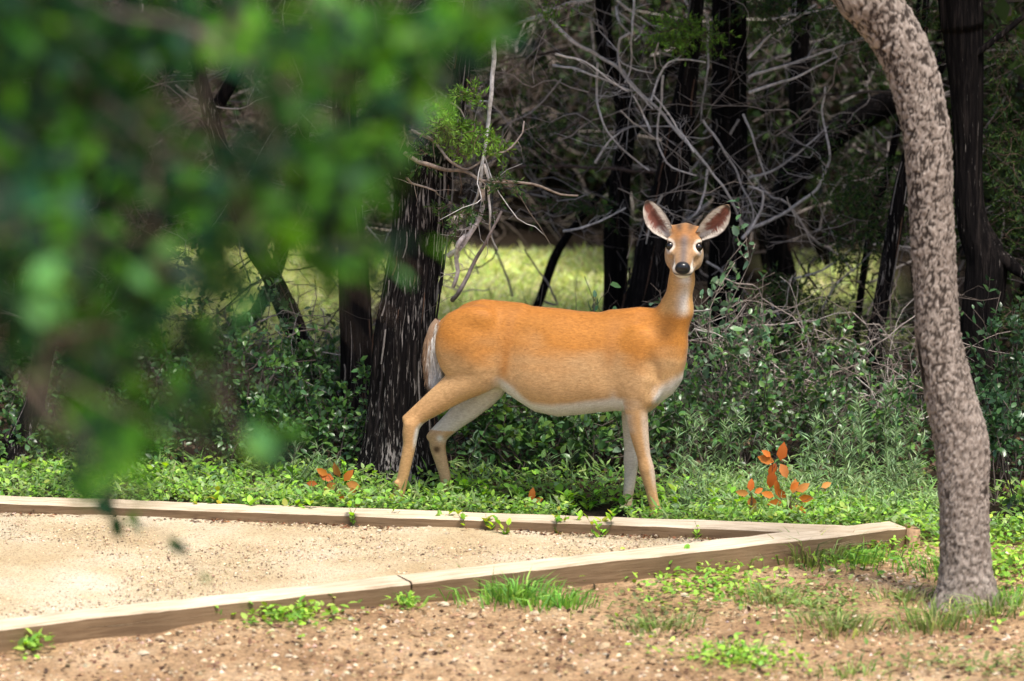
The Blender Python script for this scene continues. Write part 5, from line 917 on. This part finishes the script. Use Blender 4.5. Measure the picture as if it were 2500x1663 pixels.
# ------------------------------------------------------------------ foreground tree: drooping boughs close to the camera
ft = thing('foreground_tree', 'out-of-focus broadleaf boughs hanging in front of the wood, tips over the gravel', 'tree', (-3.4, -11.0, 0))
P = wob(np.array([-3.4, -11.0, -.05]), np.array([-3.0, -11.2, 7.2]), 40, .02); a = Acc(); tube(a, P, np.linspace(.17, .09, 40)*(1+.3*np.exp(-np.linspace(0, 7, 40)/.3)), 32, (.25, .2, .16), rough=cedar_rough(2., .06)); obj('trunk', a, M_OAK, ft)
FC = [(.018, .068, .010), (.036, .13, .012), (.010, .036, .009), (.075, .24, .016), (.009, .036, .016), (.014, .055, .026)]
LM = []
for c in FC+[(.13, .32, .03), (.03, .09, .04)]:
    for v in range(2):
        l = Acc(); T2 = T_OV[0].copy(); T2[:, 2] += (.06*v)*np.sin(T2[:, 1]*3); T2[:, 0] *= 1.1+.25*v; l.add(T2, [np.array(T_OV[1]), np.array(T_OV[2])], np.array(c)); me = l.mesh('leaf'); me.materials.append(M_FORE); LM.append(me)
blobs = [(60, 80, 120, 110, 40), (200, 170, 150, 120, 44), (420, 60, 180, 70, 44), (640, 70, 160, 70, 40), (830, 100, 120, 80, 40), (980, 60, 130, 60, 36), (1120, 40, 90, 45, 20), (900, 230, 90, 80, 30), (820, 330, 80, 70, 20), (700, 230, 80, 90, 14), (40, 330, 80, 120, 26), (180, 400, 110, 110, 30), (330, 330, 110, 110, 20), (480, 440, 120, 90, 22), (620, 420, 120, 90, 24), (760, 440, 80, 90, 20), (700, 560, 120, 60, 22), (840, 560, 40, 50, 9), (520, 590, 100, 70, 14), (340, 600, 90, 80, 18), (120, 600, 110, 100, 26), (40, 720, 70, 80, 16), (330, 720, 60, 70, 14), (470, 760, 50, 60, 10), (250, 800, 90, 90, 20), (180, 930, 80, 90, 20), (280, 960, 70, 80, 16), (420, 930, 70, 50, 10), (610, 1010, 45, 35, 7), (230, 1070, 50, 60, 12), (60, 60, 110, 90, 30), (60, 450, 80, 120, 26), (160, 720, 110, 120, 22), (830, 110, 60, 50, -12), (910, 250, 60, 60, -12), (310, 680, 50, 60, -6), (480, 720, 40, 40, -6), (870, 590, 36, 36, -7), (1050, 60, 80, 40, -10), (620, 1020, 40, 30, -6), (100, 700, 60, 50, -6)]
nodes_ = []; count = 0; rest = Acc(); rp = []; tw = Acc()
for (x, y, rx, ry, n) in blobs:
    lit_ = n < 0; n = abs(n)  # sunlight painted in: lit clumps get brighter leaves, shaded left side darker ones
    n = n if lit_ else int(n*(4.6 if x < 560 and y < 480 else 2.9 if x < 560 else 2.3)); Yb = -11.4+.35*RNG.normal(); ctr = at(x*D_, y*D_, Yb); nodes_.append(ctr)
    for j in range(n):
        p = at((x+RNG.normal()*rx*.60)*D_, (y+RNG.normal()*ry*.60)*D_, Yb+.28*RNG.normal()); L = .042+.026*RNG.random(); ax3 = norm(rand_unit(1)[0]*.9+[0, 0, -.35]); nr = norm(rand_unit(1)[0]*.8+[0, -.2, .8])
        if count < 290 and RNG.random() < .22:
            X = norm(np.cross(ax3, nr)); Z_ = np.cross(X, ax3); o = bpy.data.objects.new('leaf', LM[(RNG.choice([0, 1, 2, 3, 4, 5, 8, 9, 10, 11, 14, 15]) if not lit_ and x < 620 else RNG.integers(0, len(LM)))]); SC.collection.objects.link(o); o.parent = ft
            from mathutils import Matrix
            o.matrix_local = Matrix(np.block([[np.stack([X, ax3, Z_], 1)*L, (p-np.array(ft.location))[:, None]], [np.zeros((1, 3)), np.ones((1, 1))]]).tolist()); count += 1
        else: rp.append((p, ax3, nr, L, lit_))
    for j in range(3): q = ctr+RNG.normal(size=3)*[.1, .12, .08]; tube(tw, wob(ctr+[-.12, 0, .14], q, 6, .1), np.linspace(.003, .0015, 6), 4, (.16, .12, .09))
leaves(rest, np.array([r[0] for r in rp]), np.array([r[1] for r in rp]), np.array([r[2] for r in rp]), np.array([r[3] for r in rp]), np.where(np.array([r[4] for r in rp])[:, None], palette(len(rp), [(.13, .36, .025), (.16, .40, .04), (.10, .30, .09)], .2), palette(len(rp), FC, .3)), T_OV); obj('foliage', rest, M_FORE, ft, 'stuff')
for chain_ in [[(-200, -250), (60, 80), (170, 330), (330, 600), (250, 800), (230, 1070)], [(-200, -250), (420, 60), (830, 100), (1120, 40)], [(-150, -200), (180, 170), (480, 440), (700, 560), (840, 560)], [(420, 60), (700, 230), (820, 330)]]:
    P = np.array([at(x*D_, y*D_, -11.4) for x, y in chain_]); 
    if chain_[0][0] < 0: P = np.concatenate([[[-3.12, -11.15, 5.0]], P])
    P = resample(P, .05); b_ = Acc(); tube(b_, P, np.linspace(.024 if chain_[0][0] < 0 else .008, .003, len(P)), 10, (.22, .18, .15)); obj('bough', b_, M_OAK, ft)
obj('twigs', tw, M_TWIG, ft, 'stuff')
# tips that hang further out over the gravel, sharper in the picture
Pd = resample(np.array([[-3.05, -11.15, 5.4], [-2.3, -10.0, 4.4], at(60*D_, 900*D_, -9.0), at(230*D_, 1130*D_, -8.6), at(320*D_, 1195*D_, -8.5), at(405*D_, 1250*D_, -8.4), at(470*D_, 1330*D_, -8.3)]), .04)
a = Acc(); tube(a, Pd, np.linspace(.02, .0012, len(Pd)), 8, (.14, .11, .08)); obj('bough', a, M_OAK, ft)
for (x, y, L, dx, dz, ci) in [(255, 1185, .07, .4, -1, 4), (215, 1150, .07, .8, -.6, 8), (300, 1205, .04, .7, -.5, 14), (390, 1235, .05, .5, -1, 0), (402, 1248, .045, .7, -.8, 8), (462, 1322, .03, .8, -.7, 2), (315, 1175, .045, -.5, -.8, 6), (180, 1100, .07, .3, -1, 0), (260, 1120, .06, -.4, -.9, 4), (560, 1385, .022, .3, -.8, 2)]:
    p = at(x*D_, y*D_, -8.5); ax3 = norm(np.array([dx, .2, dz])); nr = norm(np.array([.3, -1, .5])+.3*RNG.normal(size=3)); X = norm(np.cross(ax3, nr)); Z_ = np.cross(X, ax3); o = bpy.data.objects.new('leaf', LM[ci]); SC.collection.objects.link(o); o.parent = ft
    o.matrix_local = Matrix(np.block([[np.stack([X, ax3, Z_], 1)*L, (p-np.array(ft.location))[:, None]], [np.zeros((1, 3)), np.ones((1, 1))]]).tolist())
ca = Acc(); crown(ca, np.array([-1.3, -11.6, 4.95]), (1.2, 1.15, .7), 12500, FC, .085); obj('crown', ca, M_LEAF, ft, 'stuff')
